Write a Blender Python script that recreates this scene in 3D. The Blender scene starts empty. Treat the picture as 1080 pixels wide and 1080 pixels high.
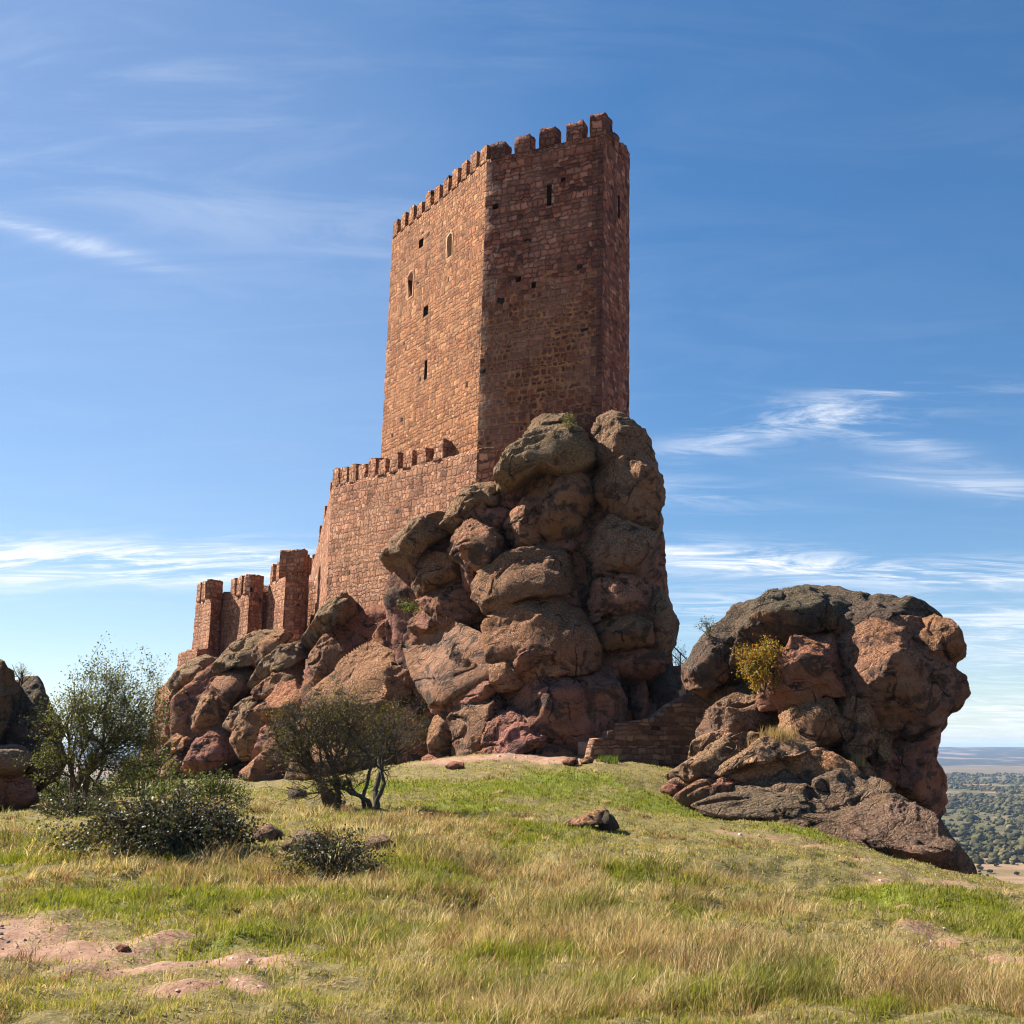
import bpy, bmesh, math, random
import numpy as np
from mathutils import Vector
rng = np.random.default_rng(7)
random.seed(7)
SC = bpy.context.scene
COL = SC.collection

# ------------------------------------------------------------------ camera
F_PX, PITCH, PPX, PPY, EYE = 1200.0, math.radians(10.6), 700.0, 565.0, 1.65
CP, SP = math.cos(PITCH), math.sin(PITCH)
cam_d = bpy.data.cameras.new('camera')
cam = bpy.data.objects.new('camera', cam_d)
COL.objects.link(cam)
cam.location = (0, 0, EYE)
cam.rotation_euler = (math.pi / 2 + PITCH, 0, 0)
cam_d.sensor_width = 36.0
cam_d.lens = 36.0 * F_PX / 1080.0
cam_d.shift_x = -(PPX - 540) / 1080.0
cam_d.shift_y = (PPY - 540) / 1080.0
cam_d.clip_start = 0.1
cam_d.clip_end = 60000
SC.camera = cam

def at(px, py, Y):
    """world point seen at photo pixel (px, py), at distance Y along +Y"""
    u = np.asarray(px, float) - PPX
    v = PPY - np.asarray(py, float)
    dy = CP * F_PX - SP * v
    dz = SP * F_PX + CP * v
    s = np.asarray(Y, float) / dy
    return np.stack([u * s, np.asarray(Y, float) + 0 * s, EYE + dz * s], -1)

# ------------------------------------------------------------------ noise
_p = np.random.default_rng(3).permutation(256)
PERM = np.concatenate([_p, _p, _p]).astype(np.int64)
_g = np.random.default_rng(4).normal(size=(256, 3))
GRAD = _g / np.linalg.norm(_g, axis=1)[:, None]

def pnoise(P):
    P = np.asarray(P, float)
    I = np.floor(P).astype(np.int64)
    Fr = P - I
    U = Fr * Fr * Fr * (Fr * (Fr * 6 - 15) + 10)
    I &= 255
    out = 0
    for dx in (0, 1):
        wx = U[:, 0] if dx else 1 - U[:, 0]
        hx = PERM[I[:, 0] + dx]
        for dy in (0, 1):
            wy = U[:, 1] if dy else 1 - U[:, 1]
            hy = PERM[hx + I[:, 1] + dy]
            for dz in (0, 1):
                wz = U[:, 2] if dz else 1 - U[:, 2]
                g = GRAD[PERM[hy + I[:, 2] + dz]]
                d = (g[:, 0] * (Fr[:, 0] - dx) + g[:, 1] * (Fr[:, 1] - dy) + g[:, 2] * (Fr[:, 2] - dz))
                out = out + wx * wy * wz * d
    return out

def fbm(P, oct=4, lac=2.03, gain=0.5):
    P = np.asarray(P, float)
    a, s = 1.0, 0
    for i in range(oct):
        s = s + a * pnoise(P + 17.3 * i)
        P = P * lac
        a *= gain
    return s

def ridged(P, oct=4, gain=0.5):
    P = np.asarray(P, float)
    a, s = 1.0, 0
    for i in range(oct):
        s = s + a * (1 - 2.2 * np.abs(pnoise(P + 31.7 * i)))
        P = P * 2.07
        a *= gain
    return s

def P2(x, y, z=0.0):
    return np.stack([x, y, np.zeros_like(x) + z], -1)

def sstep(a, b, x):
    t = np.clip((x - a) / (b - a), 0, 1)
    return t * t * (3 - 2 * t)

# ------------------------------------------------------------------ object helpers
WL = {}   # world location of every object used as a parent

def set_props(o, label=None, cat=None, group=None, kind=None):
    if label: o['label'] = label
    if cat: o['category'] = cat
    if group: o['group'] = group
    if kind: o['kind'] = kind
    return o

def empty(name, loc, label=None, cat=None, group=None, kind=None):
    o = bpy.data.objects.new(name, None)
    COL.objects.link(o)
    o.location = loc
    o.empty_display_size = 0.3
    WL[o.name] = np.array(loc, float)
    return set_props(o, label, cat, group, kind)

def mesh_obj(name, V, faces, mats, parent=None, loc=None, smooth=True, uv=None, attrs=None, midx=None):
    """V: (n,3) world coords; faces: list of int arrays (m,k). uv: list matching faces (m,k,2)."""
    V = np.asarray(V, float)
    if loc is None:
        loc = np.array([V[:, 0].mean(), V[:, 1].mean(), V[:, 2].min()]) if parent is None else V.mean(0)
    loc = np.asarray(loc, float)
    me = bpy.data.meshes.new(name)
    faces = [np.asarray(f, np.int32) for f in faces if len(f)]
    nl = sum(f.size for f in faces)
    nf = sum(len(f) for f in faces)
    me.vertices.add(len(V)); me.loops.add(nl); me.polygons.add(nf)
    me.vertices.foreach_set('co', (V - loc).astype(np.float32).ravel())
    me.loops.foreach_set('vertex_index', np.concatenate([f.ravel() for f in faces]))
    sizes = np.concatenate([np.full(len(f), f.shape[1], np.int32) for f in faces])
    starts = np.concatenate([[0], np.cumsum(sizes)[:-1]]).astype(np.int32)
    me.polygons.foreach_set('loop_start', starts)
    me.polygons.foreach_set('loop_total', sizes)
    if smooth:
        me.polygons.foreach_set('use_smooth', np.ones(nf, bool))
    if not isinstance(mats, (list, tuple)):
        mats = [mats]
    for m in mats:
        me.materials.append(m)
    if midx is not None:
        me.polygons.foreach_set('material_index', np.asarray(midx, np.int32))
    if uv is not None:
        l = me.uv_layers.new(name='UVMap')
        l.data.foreach_set('uv', np.concatenate([np.asarray(u, np.float32).reshape(-1) for u in uv]))
    if attrs:
        for an, av in attrs.items():
            av = np.asarray(av, np.float32)
            if av.ndim == 1:
                a = me.attributes.new(an, 'FLOAT', 'POINT'); a.data.foreach_set('value', av)
            else:
                a = me.attributes.new(an, 'FLOAT_COLOR', 'POINT')
                if av.shape[1] == 3:
                    av = np.concatenate([av, np.ones((len(av), 1), np.float32)], 1)
                a.data.foreach_set('color', av.ravel())
    me.update(calc_edges=True)
    me.validate(clean_customdata=False)
    o = bpy.data.objects.new(name, me)
    COL.objects.link(o)
    o.location = loc
    if parent is not None:
        o.parent = parent
        o.location = loc - WL[parent.name]
    WL[o.name] = loc
    return o

# ------------------------------------------------------------------ node helpers
def new_mat(name):
    m = bpy.data.materials.new(name)
    m.use_nodes = True
    nt = m.node_tree
    nt.nodes.clear()
    out = nt.nodes.new('ShaderNodeOutputMaterial')
    return m, nt, out

class NB:
    def __init__(self, nt): self.nt = nt
    def n(self, t, **kw):
        nd = self.nt.nodes.new(t)
        for k, v in kw.items(): setattr(nd, k, v)
        return nd
    def l(self, a, b): self.nt.links.new(a, b)
    def sv(self, sock, v):
        if hasattr(v, 'is_linked') or isinstance(v, bpy.types.NodeSocket): self.l(v, sock)
        else: sock.default_value = v
    def math(self, op, a, b=0.0, c=None, clamp=False):
        nd = self.n('ShaderNodeMath', operation=op, use_clamp=clamp)
        self.sv(nd.inputs[0], a); self.sv(nd.inputs[1], b)
        if c is not None: self.sv(nd.inputs[2], c)
        return nd.outputs[0]
    def vmath(self, op, a, b=(0, 0, 0), s=None):
        nd = self.n('ShaderNodeVectorMath', operation=op)
        self.sv(nd.inputs[0], a); self.sv(nd.inputs[1], b)
        if s is not None: self.sv(nd.inputs['Scale'], s)
        return nd.outputs['Value'] if op in ('DOT_PRODUCT', 'LENGTH', 'DISTANCE') else nd.outputs[0]
    def noise(self, vec, scale, detail=4, rough=0.55, dist=0.0, dim='3D', col=False):
        nd = self.n('ShaderNodeTexNoise', noise_dimensions=dim)
        if vec is not None: self.l(vec, nd.inputs['Vector'])
        nd.inputs['Scale'].default_value = scale; nd.inputs['Detail'].default_value = detail
        nd.inputs['Roughness'].default_value = rough; nd.inputs['Distortion'].default_value = dist
        return nd.outputs['Color' if col else 0]
    def ramp(self, fac, stops, interp='LINEAR'):
        nd = self.n('ShaderNodeValToRGB')
        nd.color_ramp.interpolation = interp
        e = nd.color_ramp.elements
        while len(e) < len(stops): e.new(0.5)
        for q, (p, c) in zip(e, stops):
            q.position = p
            q.color = (c, c, c, 1) if not hasattr(c, '__len__') else (*c[:3], 1)
        self.l(fac, nd.inputs[0])
        return nd.outputs[0]
    def rng(self, v, a, b, c=0.0, d=1.0, smooth=True):
        nd = self.n('ShaderNodeMapRange')
        if smooth: nd.interpolation_type = 'SMOOTHSTEP'
        self.l(v, nd.inputs[0])
        for i, x in zip((1, 2, 3, 4), (a, b, c, d)): nd.inputs[i].default_value = x
        return nd.outputs[0]
    def mix(self, fac, a, b, mode='MIX'):
        nd = self.n('ShaderNodeMix', data_type='RGBA', blend_type=mode)
        self.sv(nd.inputs[0], fac)
        for s, v in ((nd.inputs[6], a), (nd.inputs[7], b)):
            if isinstance(v, bpy.types.NodeSocket): self.l(v, s)
            else: s.default_value = (*v[:3], 1)
        return nd.outputs[2]
    def combine(self, x, y, z):
        nd = self.n('ShaderNodeCombineXYZ')
        for s, v in zip(nd.inputs, (x, y, z)): self.sv(s, v)
        return nd.outputs[0]
    def sep(self, v):
        nd = self.n('ShaderNodeSeparateXYZ'); self.l(v, nd.inputs[0]); return nd.outputs
    def bump(self, h, strength, dist, normal=None):
        nd = self.n('ShaderNodeBump')
        nd.inputs['Strength'].default_value = strength; nd.inputs['Distance'].default_value = dist
        self.l(h, nd.inputs['Height'])
        if normal is not None: self.l(normal, nd.inputs['Normal'])
        return nd.outputs[0]
    def bsdf(self, col, rough=0.9, normal=None, spec=0.2):
        nd = self.n('ShaderNodeBsdfPrincipled')
        self.sv(nd.inputs['Base Color'], col if isinstance(col, bpy.types.NodeSocket) else (*col[:3], 1))
        self.sv(nd.inputs['Roughness'], rough)
        nd.inputs['Specular IOR Level'].default_value = spec
        if normal is not None: self.l(normal, nd.inputs['Normal'])
        return nd.outputs[0]
# ------------------------------------------------------------------ materials
def world_pos(b):
    return b.n('ShaderNodeNewGeometry').outputs['Position']

def make_rock(name):
    """weathered sandstone: object colour = base tone, its alpha = how much lichen grows on it"""
    m, nt, out = new_mat(name)
    b = NB(nt)
    pos = world_pos(b)
    nz = b.sep(b.n('ShaderNodeNewGeometry').outputs['Normal'])[2]
    oi = b.n('ShaderNodeObjectInfo')
    base = oi.outputs['Color']; lich = oi.outputs['Alpha']
    n1 = b.noise(pos, 0.45, 5, 0.6, 0.4)
    n2 = b.noise(pos, 1.7, 6, 0.65, 0.2)
    n3 = b.noise(pos, 9.0, 5, 0.7)
    px, py, pz = b.sep(pos)
    # sedimentary beds: thin, tilted, slightly wavy
    bed = b.math('ADD', b.math('MULTIPLY', pz, 1.0), b.math('ADD', b.math('MULTIPLY', px, -0.28), b.math('MULTIPLY', n1, 1.2)))
    bedn = b.noise(b.combine(b.math('MULTIPLY', px, .12), b.math('MULTIPLY', py, .12), b.math('MULTIPLY', bed, 3.2)), 1.0, 4, 0.6)
    c = b.mix(b.rng(n1, 0.35, 0.68), base, b.mix(0.75, base, (0.36, 0.17, 0.085)))       # ochre faces
    c = b.mix(b.math('MULTIPLY', b.rng(n2, 0.5, 0.72), 0.55), c, b.mix(0.6, base, (0.21, 0.085, 0.072)))   # purple red
    c = b.mix(b.math('MULTIPLY', b.rng(bedn, 0.42, 0.62), 0.4), c, b.mix(0.6, c, (0.10, 0.06, 0.05)))
    c = b.mix(b.math('MULTIPLY', b.rng(n3, 0.55, 0.75), 0.5), c, b.mix(0.5, c, (0.42, 0.25, 0.17)))
    # black patina and bleached patches
    n5 = b.noise(b.combine(px, py, b.math('MULTIPLY', pz, 1.5)), 0.85, 7, 0.68, 0.6)
    c = b.mix(b.math('MULTIPLY', b.rng(n5, 0.50, 0.58), 0.80), c, (0.058, 0.047, 0.040))
    c = b.mix(b.math('MULTIPLY', b.rng(n5, 0.33, 0.43, 1, 0), 0.5), c, b.mix(0.6, base, (0.46, 0.27, 0.18)))
    # water stains running down
    st = b.noise(b.combine(b.math('MULTIPLY', px, 1.5), b.math('MULTIPLY', py, 1.5), b.math('MULTIPLY', pz, .16)), 1.2, 5, 0.65)
    c = b.mix(b.math('MULTIPLY', b.rng(st, 0.53, 0.68), 0.7), c, (0.06, 0.042, 0.034))
    # grey black lichen crust, thickest on weathered upper surfaces
    up = b.rng(nz, -0.15, 0.75)
    lm = b.math('ADD', b.math('MULTIPLY', up, 0.5), b.math('ADD', b.math('MULTIPLY', n2, 0.55), b.math('MULTIPLY', n3, 0.32)))
    lm = b.math('ADD', lm, b.math('MULTIPLY', lich, 0.75))
    lmask = b.rng(lm, 0.80, 1.06)
    lc = b.ramp(b.noise(pos, 14.0, 6, 0.75), [(0.32, (0.045, 0.038, 0.031)), (0.47, (0.14, 0.115, 0.085)), (0.60, (0.33, 0.275, 0.20)), (0.76, (0.50, 0.44, 0.345))])
    lc = b.mix(b.math('MULTIPLY', b.rng(b.noise(pos, 2.3, 4, 0.6), 0.52, 0.66), 0.5), lc, (0.15, 0.125, 0.055))
    lc = b.mix(0.75, lc, b.vmath('SCALE', base, s=6.2), 'MULTIPLY')
    c = b.mix(b.math('MULTIPLY', lmask, 0.88), c, lc)
    sp = b.n('ShaderNodeTexVoronoi'); b.l(pos, sp.inputs['Vector']); sp.inputs['Scale'].default_value = 7.0
    spm = b.math('MULTIPLY', b.rng(sp.outputs['Distance'], 0.10, 0.28, 1.0, 0.0), b.rng(n2, 0.5, 0.62))
    c = b.mix(b.math('MULTIPLY', spm, 0.6), c, (0.40, 0.36, 0.29))
    vv = b.math('ADD', 0.45, b.math('MULTIPLY', b.noise(pos, 4.5, 9, 0.72, 0.3), 1.15))
    c = b.mix(1.0, c, b.combine(vv, vv, vv), 'MULTIPLY')
    # fracture lines: steep joints and bedding partings
    w3 = b.vmath('ADD', pos, b.vmath('SCALE', b.noise(pos, 2.2, 4, .65, col=True), s=.35))
    j1 = b.math('ABSOLUTE', b.math('SUBTRACT', b.noise(b.vmath('MULTIPLY', w3, (.62, .62, .22)), 1.0, 1, .4), 0.5))
    j2 = b.math('ABSOLUTE', b.math('SUBTRACT', b.noise(b.vmath('MULTIPLY', w3, (.22, .22, .85)), 1.0, 1, .4), 0.52))
    wid = b.rng(b.noise(pos, .8, 3, .6), .38, .62, .25, 1.0)
    fr = b.math('MAXIMUM', b.rng(b.math('DIVIDE', j1, wid), .002, .011, 1, 0), b.rng(b.math('DIVIDE', j2, wid), .002, .012, 1, 0))
    fr = b.math('MULTIPLY', fr, b.rng(b.noise(pos, .55, 2, .5), .42, .56))
    c = b.mix(b.math('MULTIPLY', fr, .82), c, (0.022, 0.016, 0.013))
    pit = b.rng(b.noise(pos, 22.0, 4, 0.6), 0.60, 0.70)
    c = b.mix(b.math('MULTIPLY', pit, 0.6), c, (0.035, 0.025, 0.02))
    # relief
    vor = b.n('ShaderNodeTexVoronoi', feature='DISTANCE_TO_EDGE')
    b.l(b.vmath('ADD', pos, b.vmath('SCALE', b.noise(pos, 1.3, 3, .6, col=True), s=1.1)), vor.inputs['Vector']); vor.inputs['Scale'].default_value = 0.75
    crack = b.rng(vor.outputs['Distance'], 0.0, 0.05)
    h = b.math('ADD', b.math('MULTIPLY', b.noise(pos, 3.0, 8, 0.68), 1.0), b.math('MULTIPLY', b.noise(pos, 16.0, 6, 0.7), 0.35))
    h = b.math('ADD', h, b.math('MULTIPLY', crack, 0.22))
    h = b.math('ADD', h, b.math('MULTIPLY', bedn, 0.45))
    h = b.math('SUBTRACT', h, b.math('ADD', b.math('MULTIPLY', pit, 0.12), b.math('MULTIPLY', fr, 0.5)))
    nrm = b.bump(h, 1.0, 0.42)
    b.l(b.bsdf(c, 0.93, nrm, 0.12), out.inputs[0])
    return m

def make_masonry(name, stones, mortar, sx=0.34, sy=0.22, mort_w=0.06, bump=0.05, patch=None, bright=None, jitter=0.75, blend=None, wobble=0.22, quoin=None):
    """rubble and coursed stone in metres of wall (UV). blend: (v0, v1, stones, mortar, mort_w) for the lower zone"""
    m, nt, out = new_mat(name)
    b = NB(nt)
    uv = b.n('ShaderNodeUVMap').outputs[0]
    wob = b.vmath('SCALE', b.vmath('SUBTRACT', b.noise(uv, 2.2, 3, 0.55, dim='2D', col=True), (0.5, 0.5, 0.5)), s=wobble)
    q = b.vmath('ADD', uv, wob)
    u, v, _ = b.sep(q)
    vv0 = b.math('DIVIDE', v, sy)
    vw = b.math('ADD', vv0, b.math('MULTIPLY', b.noise(b.combine(0.0, b.math('MULTIPLY', vv0, .45), 0.0), 1.0, 2, .5, dim='2D'), 1.9))
    row = b.math('FLOOR', vw)
    wn = b.n('ShaderNodeTexWhiteNoise', noise_dimensions='1D'); b.l(row, wn.inputs['W'])
    wr = wn.outputs[0]
    big = b.math('ADD', 0.70, b.math('MULTIPLY', wr, 0.65))
    uu = b.math('MULTIPLY', b.math('DIVIDE', u, sx), big)
    uu = b.math('ADD', uu, b.math('MULTIPLY', wr, 37.0))
    uu = b.math('ADD', uu, b.math('MULTIPLY', b.noise(b.combine(b.math('MULTIPLY', uu, .55), b.math('MULTIPLY', row, 3.7), 0.0), 1.0, 2, .5, dim='2D'), 2.0 * jitter))
    idx = b.math('FLOOR', uu)
    fu = b.math('SUBTRACT', uu, idx); fv = b.math('SUBTRACT', vw, row)
    eu = b.math('MULTIPLY', b.math('MINIMUM', fu, b.math('SUBTRACT', 1.0, fu)), sx / sy * .8)
    ev = b.math('MINIMUM', fv, b.math('SUBTRACT', 1.0, fv))
    nd = b.n('ShaderNodeMath', operation='SMOOTH_MIN'); b.l(eu, nd.inputs[0]); b.l(ev, nd.inputs[1]); nd.inputs[2].default_value = 0.22
    ve = b.math('ADD', nd.outputs[0], 0.02)
    w2 = b.n('ShaderNodeTexWhiteNoise', noise_dimensions='2D'); b.l(b.combine(idx, row, 0.0), w2.inputs['Vector'])
    cr, cg, cb = b.sep(w2.outputs['Color'])
    ge = b.noise(uv, 11.0, 5, 0.7, dim='2D')
    edge = b.math('ADD', ve, b.math('MULTIPLY', b.math('SUBTRACT', ge, 0.5), 0.16))
    big_n = b.noise(uv, 0.32, 4, 0.6, dim='2D')
    mid_n = b.noise(uv, 1.1, 5, 0.65, dim='2D')
    def cols(st, mo, mw):
        k = len(st)
        sc = b.ramp(cr, [((i + 0.5) / k, c) for i, c in enumerate(st)])
        sc = b.mix(b.math('MULTIPLY', b.rng(ge, 0.4, 0.7), 0.35), sc, b.mix(0.5, sc, (0.06, 0.03, 0.022)))
        sv2 = b.math('ADD', 0.62, b.math('MULTIPLY', cg, 0.72))
        sc = b.mix(1.0, sc, b.combine(sv2, sv2, sv2), 'MULTIPLY')
        mm = b.rng(edge, mw * 0.6, mw * 1.5, 1.0, 0.0)
        return b.mix(mm, sc, b.mix(b.rng(mid_n, .35, .65), mo[0], mo[1])), mm
    c, mm = cols(stones, mortar, mort_w)
    if blend:
        c2, mm2 = cols(blend[2], blend[3], blend[4])
        rv = b.math('ADD', b.sep(uv)[1], b.math('MULTIPLY', b.math('SUBTRACT', mid_n, 0.5), 9.0))
        z = b.rng(rv, blend[0], blend[1], 1.0, 0.0)
        c = b.mix(z, c, c2)
    if patch:
        c = b.mix(b.math('MULTIPLY', b.rng(big_n, 0.45, 0.62), patch[1]), c, patch[0])
    if quoin:      # dressed dark corner blocks
        qs = b.sep(uv)
        qw = b.math('ADD', 0.38, b.math('MULTIPLY', b.math('GREATER_THAN', b.math('FRACT', b.math('DIVIDE', qs[1], 1.1)), 0.5), 0.32))
        qm = b.math('MULTIPLY', b.math('GREATER_THAN', qs[0], b.math('SUBTRACT', quoin, qw)), b.math('LESS_THAN', qs[0], quoin + 40.0))
        jm = b.math('ABSOLUTE', b.math('SUBTRACT', b.math('FRACT', b.math('DIVIDE', qs[1], .55)), 0.5))
        wq = b.n('ShaderNodeTexWhiteNoise', noise_dimensions='1D'); b.l(b.math('FLOOR', b.math('DIVIDE', qs[1], .55)), wq.inputs['W'])
        qc = b.mix(wq.outputs[0], (0.14, 0.06, 0.046), (0.25, 0.105, 0.075))
        qc = b.mix(b.rng(jm, .45, .49), qc, (0.05, 0.028, 0.022))
        c = b.mix(b.math('MULTIPLY', qm, .85), c, qc)
    # weather streaks
    su, sv_, _ = b.sep(uv)
    stn = b.noise(b.combine(b.math('MULTIPLY', su, 1.3), b.math('MULTIPLY', sv_, 0.14), 0.0), 1.0, 5, 0.7, dim='2D')
    c = b.mix(b.math('MULTIPLY', b.rng(stn, 0.52, 0.68), 0.5), c, b.mix(0.7, c, (0.05, 0.032, 0.026)))
    # gaps where the mortar has fallen out
    gap = b.math('MULTIPLY', b.rng(edge, 0.0, 0.09, 1.0, 0.0), b.rng(cg, 0.30, 0.5))
    gap = b.math('MULTIPLY', gap, b.rng(mid_n, 0.36, 0.52))
    c = b.mix(b.math('MULTIPLY', gap, 0.8), c, (0.035, 0.022, 0.018))
    # missing stones
    miss = b.math('MULTIPLY', b.rng(cb, 0.992, 0.995), b.rng(ve, 0.08, 0.16))
    c = b.mix(miss, c, (0.03, 0.02, 0.016))
    h = b.math('ADD', b.rng(edge, 0.0, 0.26), b.math('ADD', b.math('MULTIPLY', cg, 0.85), b.math('MULTIPLY', ge, 0.8)))
    h = b.math('SUBTRACT', h, b.math('ADD', b.math('MULTIPLY', gap, 0.8), b.math('MULTIPLY', miss, 1.5)))
    nrm = b.bump(h, 1.0, bump)
    b.l(b.bsdf(c, 0.92, nrm, 0.12), out.inputs[0])
    return m

def make_plain(name, c1, c2, scale=8.0, bump=0.02, rough=0.9):
    m, nt, out = new_mat(name)
    b = NB(nt)
    pos = world_pos(b)
    n = b.noise(pos, scale, 6, 0.65)
    n2 = b.noise(pos, scale * 5, 4, 0.7)
    c = b.mix(b.rng(n, 0.35, 0.65), c1, c2)
    nrm = b.bump(b.math('ADD', n, b.math('MULTIPLY', n2, 0.5)), 0.9, bump)
    b.l(b.bsdf(c, rough, nrm, 0.15), out.inputs[0])
    return m

def make_leaf(name, rough=0.55, spec=0.3, trans=0.35, tgain=(1.2, 1.25, 0.5)):
    """colour comes from the per-leaf attribute 'tone'; thin, so light also passes through"""
    m, nt, out = new_mat(name)
    b = NB(nt)
    a = b.n('ShaderNodeAttribute', attribute_name='tone')
    p = b.bsdf(a.outputs['Color'], rough, None, spec)
    t = b.n('ShaderNodeBsdfTranslucent')
    b.l(b.mix(1.0, a.outputs['Color'], tgain, 'MULTIPLY'), t.inputs['Color'])
    ms = b.n('ShaderNodeMixShader'); ms.inputs[0].default_value = trans
    b.l(p, ms.inputs[1]); b.l(t.outputs[0], ms.inputs[2])
    b.l(ms.outputs[0], out.inputs[0])
    return m

def make_ground():
    m, nt, out = new_mat('hill_ground')
    b = NB(nt)
    pos = world_pos(b)
    g = b.n('ShaderNodeAttribute', attribute_name='cover').outputs['Color']   # r dirt, g fresh green, b far
    dirt, green, far = b.sep(g)
    n1 = b.noise(pos, 0.7, 5, 0.6); n2 = b.noise(pos, 4.0, 6, 0.7); n3 = b.noise(pos, 26.0, 5, 0.75)
    dry = b.mix(b.rng(n2, .38, .62), (0.20, 0.155, 0.065), (0.105, 0.09, 0.032))
    dry = b.mix(b.rng(n3, .5, .7), dry, (0.33, 0.26, 0.14))
    grn = b.mix(b.rng(n3, .35, .65), (0.085, 0.115, 0.016), (0.19, 0.21, 0.032))
    gm = b.rng(b.math('ADD', green, b.math('MULTIPLY', b.math('SUBTRACT', n2, .5), 1.2)), 0.35, 0.75)
    c = b.mix(gm, dry, grn)
    soil = b.mix(b.rng(n2, .35, .65), (0.38, 0.232, 0.158), (0.26, 0.142, 0.094))
    soil = b.mix(b.rng(n3, .56, .7), soil, (0.46, 0.335, 0.25))
    soil = b.mix(b.rng(n3, .28, .42, 1, 0), soil, (0.12, 0.065, 0.045))
    dm = b.rng(b.math('ADD', dirt, b.math('MULTIPLY', b.math('SUBTRACT', b.math('MULTIPLY', b.math('ADD', n2, n3), 0.5), .5), 3.4)), 0.36, 0.62)
    c = b.mix(dm, c, soil)
    # the plain: scrub, ochre clearings, fields, blue mesa far off
    px, py, pz = b.sep(pos)
    fp = b.combine(px, py, 0.0)
    f1 = b.noise(fp, 0.006, 6, 0.65); f2 = b.noise(fp, 0.03, 5, 0.65)
    scrub = b.mix(b.rng(f2, .4, .6), (0.066, 0.062, 0.027), (0.115, 0.095, 0.042))
    clear = b.mix(b.rng(f2, .4, .62), (0.26, 0.17, 0.10), (0.16, 0.115, 0.055))
    near_c = b.rng(py, 480.0, 1000.0, 0.16, 0.0)
    pl = b.mix(b.rng(b.math('ADD', f1, near_c), .52, .60), scrub, clear)
    f3 = b.noise(b.combine(b.math('MULTIPLY', px, .6), b.math('MULTIPLY', py, 0.35), 0.0), 0.0022, 5, 0.6)
    field = b.mix(b.rng(f3, .44, .56), (0.25, 0.15, 0.105), (0.13, 0.10, 0.06))
    pl = b.mix(b.rng(py, 2500.0, 3100.0), pl, field)
    f4 = b.noise(b.combine(px, b.math('MULTIPLY', py, 0.6), pz), 0.0035, 4, 0.6)
    mesa = b.mix(b.rng(f4, .5, .62), (0.026, 0.030, 0.024), (0.19, 0.13, 0.10))
    pl = b.mix(b.rng(b.math('ADD', py, b.math('MULTIPLY', f3, 900.0)), 4700.0, 5100.0), pl, mesa)
    c = b.mix(far, c, pl)
    h = b.math('ADD', b.math('MULTIPLY', n2, 0.5), b.math('MULTIPLY', n3, 0.4))
    nrm = b.bump(h, 0.9, 0.06)
    b.l(b.bsdf(c, 0.95, nrm, 0.08), out.inputs[0])
    return m

M = {}
M['rock'] = make_rock('weathered_sandstone')
# ------------------------------------------------------------------ terrain
_cp = [(700,1080,6.9),(0,1080,6.8),(1080,1080,6.9),(350,1080,6.8),
 (0,1000,10.3),(300,1000,10.4),(540,1000,10.6),(800,1000,11),(1080,1000,11.5),
 (0,940,14.6),(300,940,15),(540,925,16),(700,905,19.5),(860,900,23.5),(960,922,25),(1080,938,23.5),
 (0,880,20),(100,860,24),(250,870,21.5),(380,890,19),
 (620,868,29),(480,842,34),(400,855,29.5),(345,852,30),(560,806,45),(640,803,47.5),(700,818,43.5),
 (760,868,37.5),(830,872,35.5),(900,894,32.5),(1020,924,30.5),(280,838,45),(450,802,48),(260,832,57),
 (170,824,64),(50,842,38),(-150,860,30),(-150,1000,10),(-150,930,16)]
_P = np.array([at(a, b, c) for a, b, c in _cp])
_ex = np.array([(0,2.5,0),(-6,2.5,.1),(6,2.5,-.1),(0,-6,0),(-40,-6,.5),(12,-6,-.5),(-40,30,.8),(-50,70,0),(-28,88,-2),
                (-5,75,1.5),(3,62,.5),(8,48,-1.4),(13,36,-4.5),(12,20,-2.0),(12,10,-1.0)], float)
_P = np.concatenate([_P, _ex])
def _k(d2): return 0.5 * d2 * np.log(d2 + 1e-9)
def _tps(P):
    n = len(P)
    d2 = ((P[:, None, :2] - P[None, :, :2]) ** 2).sum(-1)
    A = np.zeros((n + 3, n + 3)); A[:n, :n] = _k(d2) + np.eye(n) * 0.15
    A[:n, n] = 1; A[:n, n + 1:] = P[:, :2]; A[n, :n] = 1; A[n + 1:, :n] = P[:, :2].T
    return np.linalg.solve(A, np.concatenate([P[:, 2], np.zeros(3)]))
_W = _tps(_P)
PLAIN = -62.0
HOLLOW = []
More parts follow.
